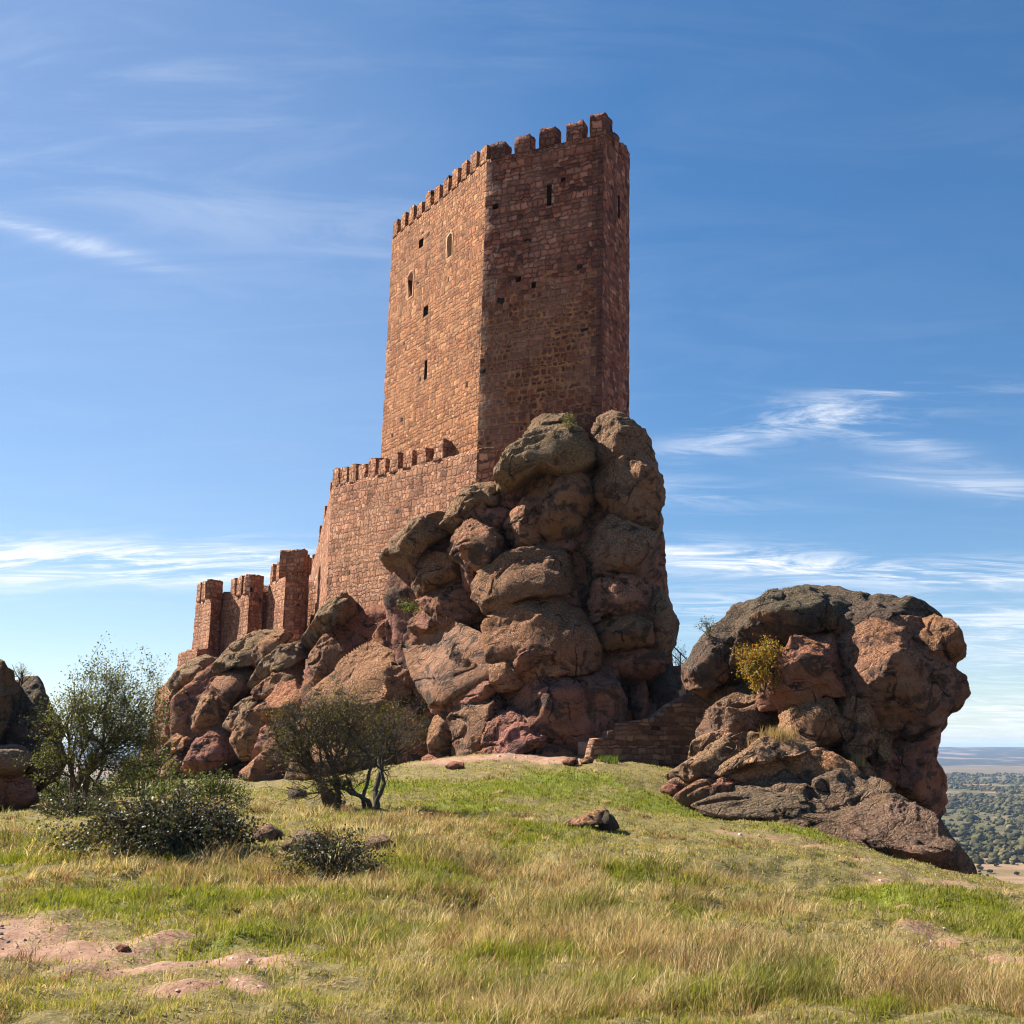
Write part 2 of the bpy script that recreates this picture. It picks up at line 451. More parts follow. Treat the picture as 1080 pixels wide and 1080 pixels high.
def hz(x, y):
    """height of the ground"""
    x = np.atleast_1d(np.asarray(x, float)); y = np.atleast_1d(np.asarray(y, float))
    out = np.empty_like(x)
    for s in range(0, len(x), 60000):
        xs, ys = x[s:s + 60000], y[s:s + 60000]
        xc, yc = np.clip(xs, -48, 12.5), np.clip(ys, -5, 86)
        d2 = (xc[:, None] - _P[None, :, 0]) ** 2 + (yc[:, None] - _P[None, :, 1]) ** 2
        z = _k(d2) @ _W[:-3] + _W[-3] + _W[-2] * xc + _W[-1] * yc
        r = np.hypot(xs, ys)
        nb = fbm(P2(xs * 0.35, ys * 0.35, 3.1), 3) * 0.16 + fbm(P2(xs * 1.3, ys * 1.3, 1.7), 4) * 0.085
        z = z + nb * sstep(2, 8, r)
        for cx, cy, a, b_, dp in HOLLOW:
            z = z - dp * np.exp(-(((xs - cx) / a) ** 2 + ((ys - cy) / b_) ** 2))
        z = z + (np.abs(pnoise(P2(xs * 1.9, ys * 1.9, 7.7))) - .2) * .19 * sstep(3, 9, r) * sstep(60, 40, r)
        x0 = 9.3 - 2.6 * sstep(29, 40, ys) - 4 * sstep(45, 60, ys)
        d = np.maximum.reduce([(xs - x0) * 1.0, (ys - 88) * .8, (-xs - 60) * .6, (-ys - 40) * .6])
        d = np.maximum(d, 0)
        d = d + fbm(P2(xs * 0.02, ys * 0.02, 9), 3) * np.minimum(d, 60) * 0.25
        drop = np.where(d < 5, 0.08 * d * d, 0.8 * d - 2.0)
        zl = z - drop
        # plain with the blue mesa beyond it
        far = PLAIN + fbm(P2(xs * 0.0016, ys * 0.0016, 5), 4) * 5.0 * sstep(200, 900, r)
        rise = fbm(P2(xs * 0.0003, ys * 0.0004, 8), 4)
        far = far + (68.0 + 16 * rise) * sstep(4500, 9000, r + 1100 * rise) + 7 * rise * sstep(3800, 4600, r)
        k = 6.0
        h = np.clip(0.5 + 0.5 * (zl - far) / k, 0, 1)
        out[s:s + 60000] = far * (1 - h) + zl * h + k * h * (1 - h) * 0.5 * sstep(5, 30, d)
    return out
def hz1(x, y): return float(hz([x], [y])[0])

def ground_at(px, py, lo=4.0, hi=70.0):
    """where the ray of a photo pixel meets the hill"""
    Y = np.geomspace(lo, hi, 500)
    p = at(px, py, Y)
    below = p[:, 2] - hz(p[:, 0], p[:, 1])
    i = np.argmax(below < 0) if (below < 0).any() else len(Y) - 1
    return np.array([p[i, 0], p[i, 1], hz1(p[i, 0], p[i, 1])])

# trodden hollows and the bank between the upper and lower turf
_H = [(495,950,.5,1.0,.28), (525,915,.55,1.2,.25), (545,890,.6,1.4,.2), (830,925,1.3,.9,.25), (765,938,.9,.6,.25), (700,925,.9,.7,.2), (880,945,.8,.7,.18), (215,1003,1.0,.35,-.12), (620,905,2.2,.9,-.16), (760,905,2.0,1.0,-.16)]
_H = [(*ground_at(a, b)[:2], c, d, e) for a, b, c, d, e in _H]
HOLLOW.extend(_H)
# ground cover: soft patches on the hill, given as centre / half sizes in metres of ground
def patch(px, py, wx, wy):
    c = ground_at(px, py)
    return (c[0], c[1], wx, wy)
def psum(pl, x, y):
    s = np.zeros_like(x)
    for cx, cy, a, b in pl:
        s = np.maximum(s, np.exp(-(((x - cx) / a) ** 2 + ((y - cy) / b) ** 2)))
    return s
DIRT = [patch(60,1000,1.3,.85), patch(170,1020,1.1,.55), patch(240,1042,.6,.3), patch(-60,990,1.6,1.0), patch(-200,985,2,1.3),
        patch(560,800,3.2,2.0), patch(600,803,2.0,1.2), patch(500,800,3.0,1.8), patch(330,812,4.0,2.2), patch(400,806,3,1.6)]
PATH = [patch(905,905,.6,1.3), patch(930,930,.5,1.6), patch(960,960,.45,1.4), patch(1000,990,.5,1.2), patch(1075,1010,.7,.8), patch(860,893,1.0,1.0), patch(790,882,1.4,.8), patch(1010,930,1.5,1.0)]
GREEN = [patch(30,905,1.6,1.8), patch(130,945,1.9,1.2), patch(250,950,2.0,1.5), patch(370,985,1.6,1.3), patch(300,1000,1.0,.7), patch(60,950,1.5,.9), patch(480,930,1.0,1.5), patch(440,995,.9,.9), patch(430,920,1.0,1.3),
         patch(540,830,3.2,3.2), patch(600,820,2.4,2.6), patch(500,850,2.2,2.6), patch(560,880,1.3,2.6), patch(700,850,3,2.6), patch(770,866,2.6,1.0), patch(900,884,1.6,1.3), patch(850,878,2.0,1.2),
         patch(1000,950,1.6,1.6), patch(1060,975,1.4,1.6), patch(940,945,.9,1.4), patch(800,1062,1.0,.45), patch(850,1035,.7,.5), patch(640,960,.9,1.0), patch(690,925,1.0,1.1), patch(730,945,.8,1.0), patch(560,1010,.6,.6), patch(640,1040,.5,.4), patch(410,830,3.5,3.0), patch(520,1040,.5,.35)]
TALL = [patch(110,900,1.8,1.6), patch(200,915,2.0,1.2), patch(290,930,1.6,1.2), patch(250,975,1.2,.6), patch(60,885,2.2,1.6), patch(450,900,1.2,2.2), patch(430,940,1.1,1.2), patch(380,960,1.0,.8), patch(470,960,.9,1.2), patch(400,1000,.7,.7), patch(430,870,2.6,2.2),
        patch(560,960,1.5,1.6), patch(620,940,1.5,1.7), patch(680,915,1.2,1.6), patch(740,935,1.1,1.0), patch(600,1000,1.6,1.1), patch(700,1000,1.6,1.0), patch(500,1045,1.0,.5), patch(780,1020,1.2,.8), patch(640,1060,1.4,.5), patch(880,1040,1.2,.6), patch(960,1060,1.2,.5), patch(790,960,.9,.9), patch(1060,1060,.8,.5), patch(560,915,1.4,1.4), patch(330,860,3.4,1.8)]
def cover(x, y):
    w = fbm(P2(x * .8, y * .8, 2.2), 4)
    xx = x + fbm(P2(x * .6, y * .6, 12.0), 3) * .7; yy = y + fbm(P2(x * .5, y * .5, 22.0), 3) * 1.0
    dirt = np.maximum(psum(DIRT, xx, yy), 0.62 * psum(PATH, xx, yy)); green = psum(GREEN, xx, yy); tall = psum(TALL, xx, yy)
    green = np.clip(green * 0.95 + w * 0.25 - 0.10 - tall * .25, 0, 1)
    tall = np.clip(tall + w * 0.3, 0, 1) * (1 - np.clip(dirt * 1.6, 0, 1))
    return np.clip(dirt, 0, 1), green, tall

def build_ground():
    r1 = np.geomspace(2.0, 70, 330); r2 = np.geomspace(70, 26000, 190)[1:]
    r = np.concatenate([r1, r2])
    th = np.concatenate([np.arange(-180, -36, 4.0), np.arange(-36, 24, 0.16), np.arange(24, 180, 4.0)])
    th = np.radians(th)
    R, T = np.meshgrid(r, th, indexing='ij')
    x, y = (R * np.sin(T)).ravel(), (R * np.cos(T)).ravel()
    V = np.stack([x, y, hz(x, y)], -1)
    nr, nt = R.shape
    i, j = np.meshgrid(np.arange(nr - 1), np.arange(nt), indexing='ij')
    a = i * nt + j; b_ = i * nt + (j + 1) % nt
    Q = np.stack([a, b_, b_ + nt, a + nt], -1).reshape(-1, 4)[:, ::-1]
    c0 = len(V)
    V = np.concatenate([V, [[0, 0, hz1(0, 0)]]])
    jj = np.arange(nt)
    T3 = np.stack([np.full(nt, c0), jj, (jj + 1) % nt], -1)[:, ::-1]
    d, g, t = cover(V[:, 0], V[:, 1])
    rr = np.hypot(V[:, 0], V[:, 1])
    far = sstep(90, 200, rr)
    far = np.maximum(far, sstep(4, 30, V[:, 0] - 9.2) * .8)
    o = mesh_obj('ground', V, [Q, T3], make_ground(), loc=(0, 0, 0), attrs={'cover': np.stack([d, g, far], -1)})
    set_props(o, 'grassy hilltop with bare reddish soil, falling away to a wide scrubby plain', 'ground', kind='structure')
build_ground()

# ------------------------------------------------------------------ grass (nobody could count it)
def strands(x, y, h, w, la, ln, ang, col, heads=0.0, hw=1.0):
    """bent two-segment blades: base, leaning direction la, lean amount ln"""
    n = len(x)
    z = hz(x, y) - 0.01
    dx, dy = np.cos(la) * ln * h, np.sin(la) * ln * h
    wx, wy = np.cos(ang) * w, np.sin(ang) * w
    base = np.stack([x, y, z], -1)
    hh = h * np.sqrt(np.clip(1 - np.minimum(ln, .95) ** 2 * .6, .2, 1))
    mid = base + np.stack([dx * .33, dy * .33, hh * .6], -1)
    tip = base + np.stack([dx, dy, hh], -1)
    off_ = np.stack([wx, wy, 0 * wx], -1)
    V = np.stack([base - off_, base + off_, mid - off_ * .75, mid + off_ * .75, tip], 1).reshape(-1, 3)
    b5 = np.arange(n) * 5
    Q = np.stack([b5, b5 + 1, b5 + 3, b5 + 2], -1)
    T3 = np.stack([b5 + 2, b5 + 3, b5 + 4], -1)
    cols = np.repeat(col, 5, 0)
    if heads > 0:   # seed heads
        hd = rng.random(n) < heads
        tp = tip[hd]; m = len(tp); dirv = (tip - mid)[hd]; dirv /= np.linalg.norm(dirv, axis=1)[:, None]
        s = (0.015 + .03 * rng.random(m))[:, None]; ww = (w[hd] * 1.15)[:, None] * (.6 + rng.random((m, 1)))
        sd = np.stack([np.cos(ang[hd] + 1.2), np.sin(ang[hd] + 1.2), 0 * ang[hd]], -1)
        V2 = np.stack([tp - dirv * s * .5, tp + sd * ww, tp + dirv * s, tp - sd * ww], 1).reshape(-1, 3)
        q = len(V) + np.arange(m) * 4
        Q = np.concatenate([Q, np.stack([q, q + 1, q + 2, q + 3], -1)])
        V = np.concatenate([V, V2])
        cols = np.concatenate([cols, np.repeat(col[hd] * np.array([1.05, .93, .82]), 4, 0)])
    return V, Q, T3, cols
def field(n_try):
    u = rng.random(n_try)
    r = 5.4 * (56 / 5.4) ** (u ** 0.93)
    th = np.radians(rng.uniform(-35, 22, n_try))
    return r * np.sin(th), r * np.cos(th), r
def lerp3(A, B, v): return np.array([A]) * (1 - v) + np.array([B]) * v
def turf(n_try):
    x, y, r = field(n_try)
    d, g, t = cover(x, y)
    cl = fbm(P2(x * 2.6, y * 2.6, 40.0), 3); cl2 = fbm(P2(x * 1.1, y * 1.1, 60.0), 3)
    off = sstep(9.5, 16, x)
    keep = rng.random(n_try) < (1 - np.clip(d * 1.45 + cl * 1.7 - .15, 0, 0.965)) * (0.40 + 0.60 * np.clip(g * 1.4 + .35 + cl, 0, 1)) * (1 - .75 * off)
    x, y, r, d, g, t, cl, cl2 = [q[keep] for q in (x, y, r, d, g, t, cl, cl2)]
    n = len(x)
    ws = np.clip(r / 13.0, 0.6, 3.2)
    h = (0.025 + 0.075 * rng.random(n) ** 1.5) * (0.65 + .9 * g + .6 * t) * (1 + .8 * np.clip(cl * 2, -.75, 1.4))
    w = 0.0048 * ws * (0.7 + 0.6 * rng.random(n))
    pg = np.clip(g * 1.35 + 0.27 + cl * 1.2 + cl2 * .9, 0.08, 0.97)
    fresh = rng.random(n) < pg
    v = np.clip(rng.random((n, 1)) * .75 + .25 * (cl2[:, None] + .5), 0, 1)
    A = lerp3((0.095, 0.115, 0.014), (0.30, 0.29, 0.036), v)
    B = lerp3((0.20, 0.15, 0.05), (0.52, 0.41, 0.18), v)
    col = np.where(fresh[:, None], A, B)
    ang = rng.uniform(0, 2 * math.pi, n)
    la = fbm(P2(x * .9, y * .9, 80.0), 2) * 6 + rng.normal(size=n) * 1.2
    ln = np.abs(rng.normal(size=n)) * .5 + .15
    return strands(x, y, h, w, la, ln, ang, col)
def tussocks(n_try, per):
    """tall dry grass grows in tussocks that open outward, plus thinner strands between them"""
    x, y, r = field(n_try)
    d, g, t = cover(x, y)
    cl2 = fbm(P2(x * .8, y * .8, 60.0), 3)
    off = sstep(9.5, 13, x)
    keep = rng.random(n_try) < np.clip(t * 1.12 + cl2 * 1.6 - .20, 0.022, 1) * (1 - np.clip(d * 2.2, 0, 1)) * (1 - off)
    x, y, r, g, t, cl2 = [q[keep] for q in (x, y, r, g, t, cl2)]
    m = len(x)
    R = rng.uniform(.05, .24, m) * (1 + np.clip(r / 40, 0, .8)) * (.7 + .6 * t)
    H = (.09 + .30 * rng.random(m) ** 1.8) * (.55 + .6 * t)
    kind = rng.random(m); val = rng.random((m, 1))
    straw = lerp3((0.36, 0.26, 0.10), (0.64, 0.52, 0.28), val)
    brown = lerp3((0.19, 0.11, 0.055), (0.34, 0.205, 0.105), val)
    olive = lerp3((0.12, 0.125, 0.03), (0.25, 0.225, 0.065), val)
    pb = np.clip(.22 + cl2 * .9, .05, .6); po = np.clip(.24 + .4 * g, .05, .65)
    tone = np.where((kind < po)[:, None], olive, np.where((kind < po + pb * (1 - po))[:, None], brown, straw))
    k = rng.integers(int(per * .5), int(per * 1.5), m)
    i = np.repeat(np.arange(m), k); n = len(i)
    th = rng.uniform(0, 2 * math.pi, n); e = np.sqrt(rng.random(n))
    xx = x[i] + np.cos(th) * R[i] * e; yy = y[i] + np.sin(th) * R[i] * e
    h = H[i] * rng.uniform(.45, 1.12, n) * (1 - .25 * e)
    ws = np.clip(r[i] / 13.0, .6, 3.2)
    w = .0034 * ws * rng.uniform(.6, 1.4, n)
    wind = fbm(P2(x * .5, y * .5, 80.0), 2)[i] * 5 + .5
    la = np.where(rng.random(n) < .6, th, wind) + rng.normal(size=n) * .5
    ln = np.abs(rng.normal(size=n)) * .32 + .10 + .38 * e
    col = tone[i] * rng.uniform(.65, 1.25, (n, 1))
    return strands(xx, yy, h, w, la, ln, rng.uniform(0, 2 * math.pi, n), col, .22)
M['grass'] = make_leaf('grass_blade', 0.6, 0.2, 0.42, (1.1, 1.1, .7))
M['straw'] = make_leaf('dry_grass', 0.7, 0.15, 0.40, (1.1, 1.0, .8))
def pebbles():
    n = 26000
    x, y, r = field(n)
    d, g, t = cover(x, y)
    keep = rng.random(n) < (d - .3) * 1.1 + fbm(P2(x * 2, y * 2, 5.5), 2) * .5
    keep &= r < 50
    x, y, r = x[keep], y[keep], r[keep]; n = len(x)
    oc = np.array([(1,0,0),(0,1,0),(-1,0,0),(0,-1,0),(0,0,1),(.6,.6,.7),(-.6,.5,.75),(.1,-.7,.7)], float)
    F0 = np.array([(0,5,7),(0,1,5),(1,6,5),(1,2,6),(2,3,6),(3,7,6),(3,0,7),(4,5,6),(4,6,7),(4,7,5)])
    s = (.006 + .020 * rng.random(n) ** 3) * np.clip(r / 11, 1, 3)
    sc = s[:, None, None] * rng.uniform(.6, 1.4, (n, 1, 3)) * np.array([1, 1, .7])
    V = oc[None] * sc * (1 + rng.normal(size=(n, 8, 1)) * .15) + np.stack([x, y, hz(x, y)], -1)[:, None]
    Fc = F0[None] + (np.arange(n) * 8)[:, None, None]
    tone = np.array([(.36,.24,.17),(.24,.14,.10),(.44,.33,.26),(.16,.10,.075),(.30,.18,.13)])[rng.integers(0, 5, n)]
    m, nt, out = new_mat('pebble'); b = NB(nt)
    b.l(b.bsdf(b.n('ShaderNodeAttribute', attribute_name='tone').outputs['Color'], .9), out.inputs[0])
    set_props(mesh_obj('pebbles', V.reshape(-1, 3), [Fc.reshape(-1, 3)], m, loc=(0, 0, 0), smooth=False, attrs={'tone': np.repeat(tone, 8, 0)}),
              'small reddish pebbles and clods lying on the bare soil', 'pebbles', kind='stuff')
pebbles()
def build_grass():
    V, Q, T3, c = turf(950000)
    set_props(mesh_obj('short_grass', V, [Q, T3], M['grass'], loc=(0, 0, 0), smooth=False, attrs={'tone': c}),
              'short green and yellowing turf covering the hilltop', 'grass', kind='stuff')
    V, Q, T3, c = tussocks(15000, 46)
    print('dry blades', len(T3))
    set_props(mesh_obj('dry_grass', V, [Q, T3], M['straw'], loc=(0, 0, 0), smooth=False, attrs={'tone': c}),
              'tall straw coloured dry grass in tufts over the slope', 'grass', kind='stuff')
build_grass()
from mathutils.geometry import tessellate_polygon
# ------------------------------------------------------------------ castle masonry
OCHRE = [(0.414,0.164,0.068),(0.504,0.223,0.095),(0.291,0.113,0.052),(0.582,0.298,0.139),(0.448,0.183,0.076),(0.336,0.132,0.062)]
BROWN = [(0.335,0.113,0.070),(0.461,0.183,0.114),(0.231,0.077,0.050),(0.577,0.278,0.184),(0.369,0.131,0.077),(0.173,0.063,0.045)]
DARKS = [(0.197,0.064,0.042),(0.134,0.045,0.032),(0.251,0.084,0.054),(0.103,0.038,0.028)]
M['wall_ochre'] = make_masonry('ochre_rubble_masonry', OCHRE, [(0.560,0.269,0.134),(0.358,0.157,0.078)], .34, .25, .06, .14, patch=((0.605,0.286,0.140), .3), wobble=.32)
M['wall_side'] = make_masonry('brown_rubble_masonry', BROWN, [(0.314,0.157,0.106),(0.224,0.106,0.074)], .38, .27, .055, .09, wobble=.34)
M['wall_rubble'] = make_masonry('pinkish_rubble_masonry', [(0.414,0.181,0.099),(0.515,0.252,0.146),(0.291,0.118,0.067),(0.582,0.314,0.190),(0.437,0.196,0.106)], [(0.224,0.101,0.058),(0.448,0.224,0.123)], .36, .27, .06, .11, patch=((0.515,0.269,0.151), .35), wobble=.42)
M['wall_stair'] = make_masonry('flat_stone_masonry', [(0.26,0.135,0.085),(0.20,0.10,0.066),(0.34,0.20,0.12),(0.16,0.085,0.06),(0.38,0.215,0.125)], [(0.30,0.165,0.09),(0.22,0.12,0.07)], .42, .20, .06, .06)
M['stone_pale'] = make_plain('pale_dressed_stone', (0.46,0.265,0.155), (0.38,0.20,0.11), 6, .02)
M['dark_void'] = make_plain('unlit_interior', (0.03,0.02,0.017), (0.045,0.03,0.024), 3, .01)
M['step_stone'] = make_plain('worn_step_stone', (0.33,0.21,0.14), (0.24,0.145,0.095), 5, .03)
M['iron'] = make_plain('dark_iron', (0.03,0.028,0.028), (0.05,0.04,0.035), 20, .003, .6)

def prism(name, foot, zb, zt, mats, parent, batter=0.0, res=0.3, amp=0.03, freq=1.4, openings=None, uvo=(0, 0), cap=True, bottom=True, ztop_each=None, ragged=0.0, chip=0.0):
    """closed masonry body on a footprint (counter clockwise from above). openings: {edge: [(u0,u1,v0,v1)]}"""
    foot = np.asarray(foot, float)
    n = len(foot)
    cen = foot.mean(0)
    VV, QQ, TT, UU, UT, MI, MT = [], [], [], [], [], [], []
    off = 0; acc = 0.0
    ztv = np.asarray(ztop_each if ztop_each is not None else [zt] * n, float)
    single = not isinstance(mats, (list, tuple))
    ml = [mats] if single else list(dict.fromkeys(mats))
    tops = []
    holes = []
    for i in range(n):
        A, B = foot[i], foot[(i + 1) % n]
        L = np.linalg.norm(B - A)
        nu = max(1, int(round(L / res)))
        nv = max(1, int(round((max(ztv[i], ztv[(i + 1) % n]) - zb) / res)))
        us = np.linspace(0, L, nu + 1); vs = np.linspace(zb, zt, nv + 1)
        ops = (openings or {}).get(i, [])
        for (u0, u1, v0, v1) in ops:
            for q in (u0, u1): us[np.argmin(np.abs(us - q))] = q
            for q in (v0, v1): vs[np.argmin(np.abs(vs - q))] = q
        us.sort(); vs.sort()
        U, Vv = np.meshgrid(us, vs, indexing='ij')
        s = U / L
        zt_here = ztv[i] * (1 - s) + ztv[(i + 1) % n] * s
        Z = zb + (Vv - zb) / (zt - zb) * (zt_here - zb)
        XY = A + (B - A) * s[..., None]
        k = 1 - batter * (Z - zb)[..., None] / (np.linalg.norm(XY - cen, axis=-1)[..., None] + 1e-6)
        XY = cen + (XY - cen) * k
        P = np.concatenate([XY, Z[..., None]], -1).reshape(-1, 3)
        if amp > 0:
            D = np.stack([fbm(P * freq + o, 3) for o in (0.0, 50.0, 90.0)], -1) * amp
            if ragged: D[:, 2] += np.where(P[:, 2] > zt - 0.05, fbm(P * 2.1 + 7, 2) * ragged, 0)
            P = P + D
        if chip:       # worn arrises: bites out of the corners, the same for both faces that meet there
            G3 = P.reshape(nu + 1, nv + 1, 3)
            for col in (0, nu):
                q_ = G3[:, :, :][col]
                bite = np.maximum(pnoise(np.stack([q_[:, 2] * 0 + foot[(i + (col > 0)) % n][0], q_[:, 2] * 0 + foot[(i + (col > 0)) % n][1], zb + (np.arange(nv + 1) / nv) * (zt - zb) * 1.9], -1)), 0) * chip
                q_[:, :2] += (cen - foot[(i + (col > 0)) % n]) / np.linalg.norm(cen - foot[(i + (col > 0)) % n]) * bite[:, None]
            P = G3.reshape(-1, 3)
        ii, jj = np.meshgrid(np.arange(nu), np.arange(nv), indexing='ij')
        a = (ii * (nv + 1) + jj).ravel()
        q = np.stack([a, a + nv + 1, a + nv + 2, a + 1], -1)
        uc = (us[ii] + us[ii + 1]).ravel() / 2; vc = (vs[jj] + vs[jj + 1]).ravel() / 2
        keep = np.ones(len(q), bool)
        for (u0, u1, v0, v1) in ops:
            keep &= ~((uc > u0) & (uc < u1) & (vc > v0) & (vc < v1))
        q = q[keep]
        UVf = np.stack([U.ravel() + acc + uvo[0], Vv.ravel() + uvo[1]], -1)
        VV.append(P); QQ.append(q + off); UU.append(UVf[q])
        MI.append(np.full(len(q), 0 if single else ml.index(mats[i])))
        tops.append((P.reshape(nu + 1, nv + 1, 3)[:, -1], off + np.arange(nu + 1) * (nv + 1) + nv, off + np.arange(nu + 1) * (nv + 1)))
        off += len(P); acc += L
    V = np.concatenate(VV)
    loops = []
    if cap:
        ring = np.concatenate([t[1][:-1] for t in tops]); loops.append((ring, 1))
    if bottom:
        ring = np.concatenate([t[2][:-1] for t in tops]); loops.append((ring, -1))
    for ring, sg in loops:
        tri = np.array([t for t in tessellate_polygon([[Vector((p[0], p[1], 0)) for p in V[ring]]])])
        pa, pb, pc = V[ring[tri[:, 0]]], V[ring[tri[:, 1]]], V[ring[tri[:, 2]]]
        cr = (pb[:, 0] - pa[:, 0]) * (pc[:, 1] - pa[:, 1]) - (pb[:, 1] - pa[:, 1]) * (pc[:, 0] - pa[:, 0])
        tri[cr * sg < 0] = tri[cr * sg < 0][:, ::-1]
        t = ring[tri]
        TT.append(t); UT.append(V[t][..., :2] + 3.3); MT.append(np.zeros(len(t)))
    faces = [np.concatenate(QQ)] + TT
    uvs = [np.concatenate(UU)] + UT
    return mesh_obj(name, V, faces, ml, parent, smooth=False, uv=uvs, midx=np.concatenate(MI + MT))

def merlon(c, along, w, d, zb, h, mat, parent, amp=.055, tw=0.0):
    """a block on the wall head: c = outer face centre on plan, along = unit direction of the wall (outside on its right)"""
    a = np.array(along, float); nrm = np.array([-a[1], a[0]])      # inward
    c = np.array(c, float) + a * tw
    foot = [c - a * w / 2, c + a * w / 2, c + a * w / 2 + nrm * d, c - a * w / 2 + nrm * d]
    return prism('merlon', foot, zb - .12, zb + h, mat, parent, 0, .22, amp, 1.7, uvo=tuple(rng.uniform(0, 40, 2)), ragged=.22)

def frame_on(A, B, cen, batter, zb, u, z):
    """point and outward normal of a wall face"""
    A, B = np.array(A, float), np.array(B, float)
    a = (B - A) / np.linalg.norm(B - A)
    p = A + a * u
    k = 1 - batter * (z - zb) / np.linalg.norm(p - cen)
    p = cen + (p - cen) * k
    return np.array([*p, z]), np.array([a[0], a[1], 0]), np.array([a[1], -a[0], 0])

def opening(parent, A, B, cen, batter, zb, u0, u1, v0, v1, name='window', arch=False, surround=None, depth=.9, label=None):
    """dark reveal set into the hole left in the wall, with a stone surround"""
    um, vm = (u0 + u1) / 2, (v0 + v1) / 2
    p, a, nrm = frame_on(A, B, cen, batter, zb, um, vm)
    w, h = (u1 - u0) / 2, (v1 - v0) / 2
    up = np.array([0, 0, 1.0])
    V = [p + a * sx * w + up * sz * h - nrm * dd for dd in (0.0, depth) for sx, sz in ((-1, -1), (1, -1), (1, 1), (-1, 1))]
    Q = [[4, 5, 6, 7], [0, 1, 5, 4], [1, 2, 6, 5], [2, 3, 7, 6], [3, 0, 4, 7]]
    o = mesh_obj(name, np.array(V), [np.array(Q)], M['dark_void'], parent, smooth=False)
    if label: o['label'] = label
    if surround:
        fw = surround
        inner = [(-w, -h), (w, -h), (w, h * .55)]; 
        if arch: inner += [(w * .8, h * .85), (0, h * 1.02), (-w * .8, h * .85)]
        else: inner[-1] = (w, h); inner += [(-w, h)]
        if arch: inner += [(-w, h * .55)]
        inner = np.array(inner)
        c = np.array([0, 0])
        outer = inner + np.sign(inner) * 0 + inner / np.maximum(np.abs(inner).max(0), 1e-6) * fw
        m = len(inner)
        V = []
        for ring, dd in ((inner, .02), (outer, .02), (outer, -.12), (inner, -.35)):
            V += [p + a * x + up * y + nrm * dd for x, y in ring]
        V = np.array(V) + rng.normal(size=(len(V), 3)) * .015
        Q = []
        for r0, r1 in ((0, 1), (1, 2), (3, 0)):
            for i in range(m):
                j = (i + 1) % m
                Q.append([r0 * m + i, r0 * m + j, r1 * m + j, r1 * m + i][::-1])
        # the rounded head fills the square hole above the arch
        mesh_obj('surround', V, [np.array(Q)], M['stone_pale'], o, smooth=False)
    return o

# ---- the keep
def ray_plan(px, Y):  # plan point at pixel column (measured at mid height of the keep)
    return at(px, 300, Y)[:2]
c2 = ray_plan(636.5, 57.0); c1 = ray_plan(508.5, 59.8); c0 = ray_plan(409.5, 70.1); c3 = ray_plan(665, 60.8)
c4 = np.array([-3.6, 74.0]); c5 = np.array([-12.5, 80.0])
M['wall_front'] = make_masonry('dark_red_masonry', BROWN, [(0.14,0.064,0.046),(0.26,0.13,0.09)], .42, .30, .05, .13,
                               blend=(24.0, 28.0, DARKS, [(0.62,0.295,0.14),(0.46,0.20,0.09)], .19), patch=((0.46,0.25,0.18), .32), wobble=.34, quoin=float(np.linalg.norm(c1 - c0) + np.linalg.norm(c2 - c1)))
KF = np.array([c0, c1, c2, c3, c4, c5]); KC = KF.mean(0)
KZB = 14.0
def zat(px, py, Y): return float(at(px, py, Y)[2])
zc1 = zat(513, 172, 59.8); zc2 = zat(640, 146, 57.0); zc0 = zat(415, 262, 70.1); zc3 = zat(665, 177, 60.8)
KZT = (zc1 + zc2 + zc0 + zc3) / 4 + .35
print('keep tops', zc0, zc1, zc2, zc3)
keep = empty('castle_keep', (KC[0], KC[1], KZB), 'tall polygonal red stone keep with battlements standing on the crag', 'tower')
BAT = 0.006
def face_u(A, B, px, py):
    """where a pixel's ray meets the wall plane through A-B: distance along the wall, height"""
    d = at(px, py, 1.0) - np.array([0, 0, EYE])
    a = B - A
    t = (A[0] * a[1] - A[1] * a[0]) / (d[0] * a[1] - d[1] * a[0])
    p = d * t + np.array([0, 0, EYE])
    return float(np.linalg.norm(p[:2] - A)), float(p[2])
def px_open(A, B, x0, x1, y0, y1):
    q = [face_u(A, B, (x0 + x1) / 2, y) for y in (y0, y1)]
    u0 = face_u(A, B, x0, (y0 + y1) / 2)[0]; u1 = face_u(A, B, x1, (y0 + y1) / 2)[0]
    return (u0, u1, q[1][1], q[0][1])
LW = [('window', px_open(c0, c1, 470, 475.4, 247, 270.5), True, .13, 'narrow arched window with a pale stone surround'),
      ('window', px_open(c0, c1, 428.8, 434.2, 288, 313.5), True, .13, 'narrow arched window with a pale stone surround'),
      ('hole', px_open(c0, c1, 440, 444.5, 252, 261), False, None, None),
      ('hole', px_open(c0, c1, 445.2, 449.8, 323, 333), False, None, None),
      ('window', px_open(c0, c1, 446.4, 449.4, 380, 400), False, None, 'plain dark slit window')]
FW = [('window', px_open(c1, c2, 577, 582, 194, 216), False, None, 'plain dark slit window'),
      ('hole', px_open(c1, c2, 519, 525, 214, 219.5), False, None, None),
      ('hole', px_open(c1, c2, 544, 549.5, 291, 297), False, None, None),
      ('hole', px_open(c1, c2, 560.5, 565, 297, 303), False, None, None),
      ('hole', px_open(c1, c2, 592, 597, 186, 190.5), False, None, None)]
RW = [('window', px_open(c2, c3, 652.6, 654.8, 205, 230), False, None, 'plain dark slit window')]
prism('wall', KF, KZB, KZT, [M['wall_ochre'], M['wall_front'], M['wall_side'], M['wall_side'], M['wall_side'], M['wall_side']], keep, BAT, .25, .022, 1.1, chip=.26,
      openings={0: [w[1] for w in LW], 1: [w[1] for w in FW], 2: [w[1] for w in RW]})
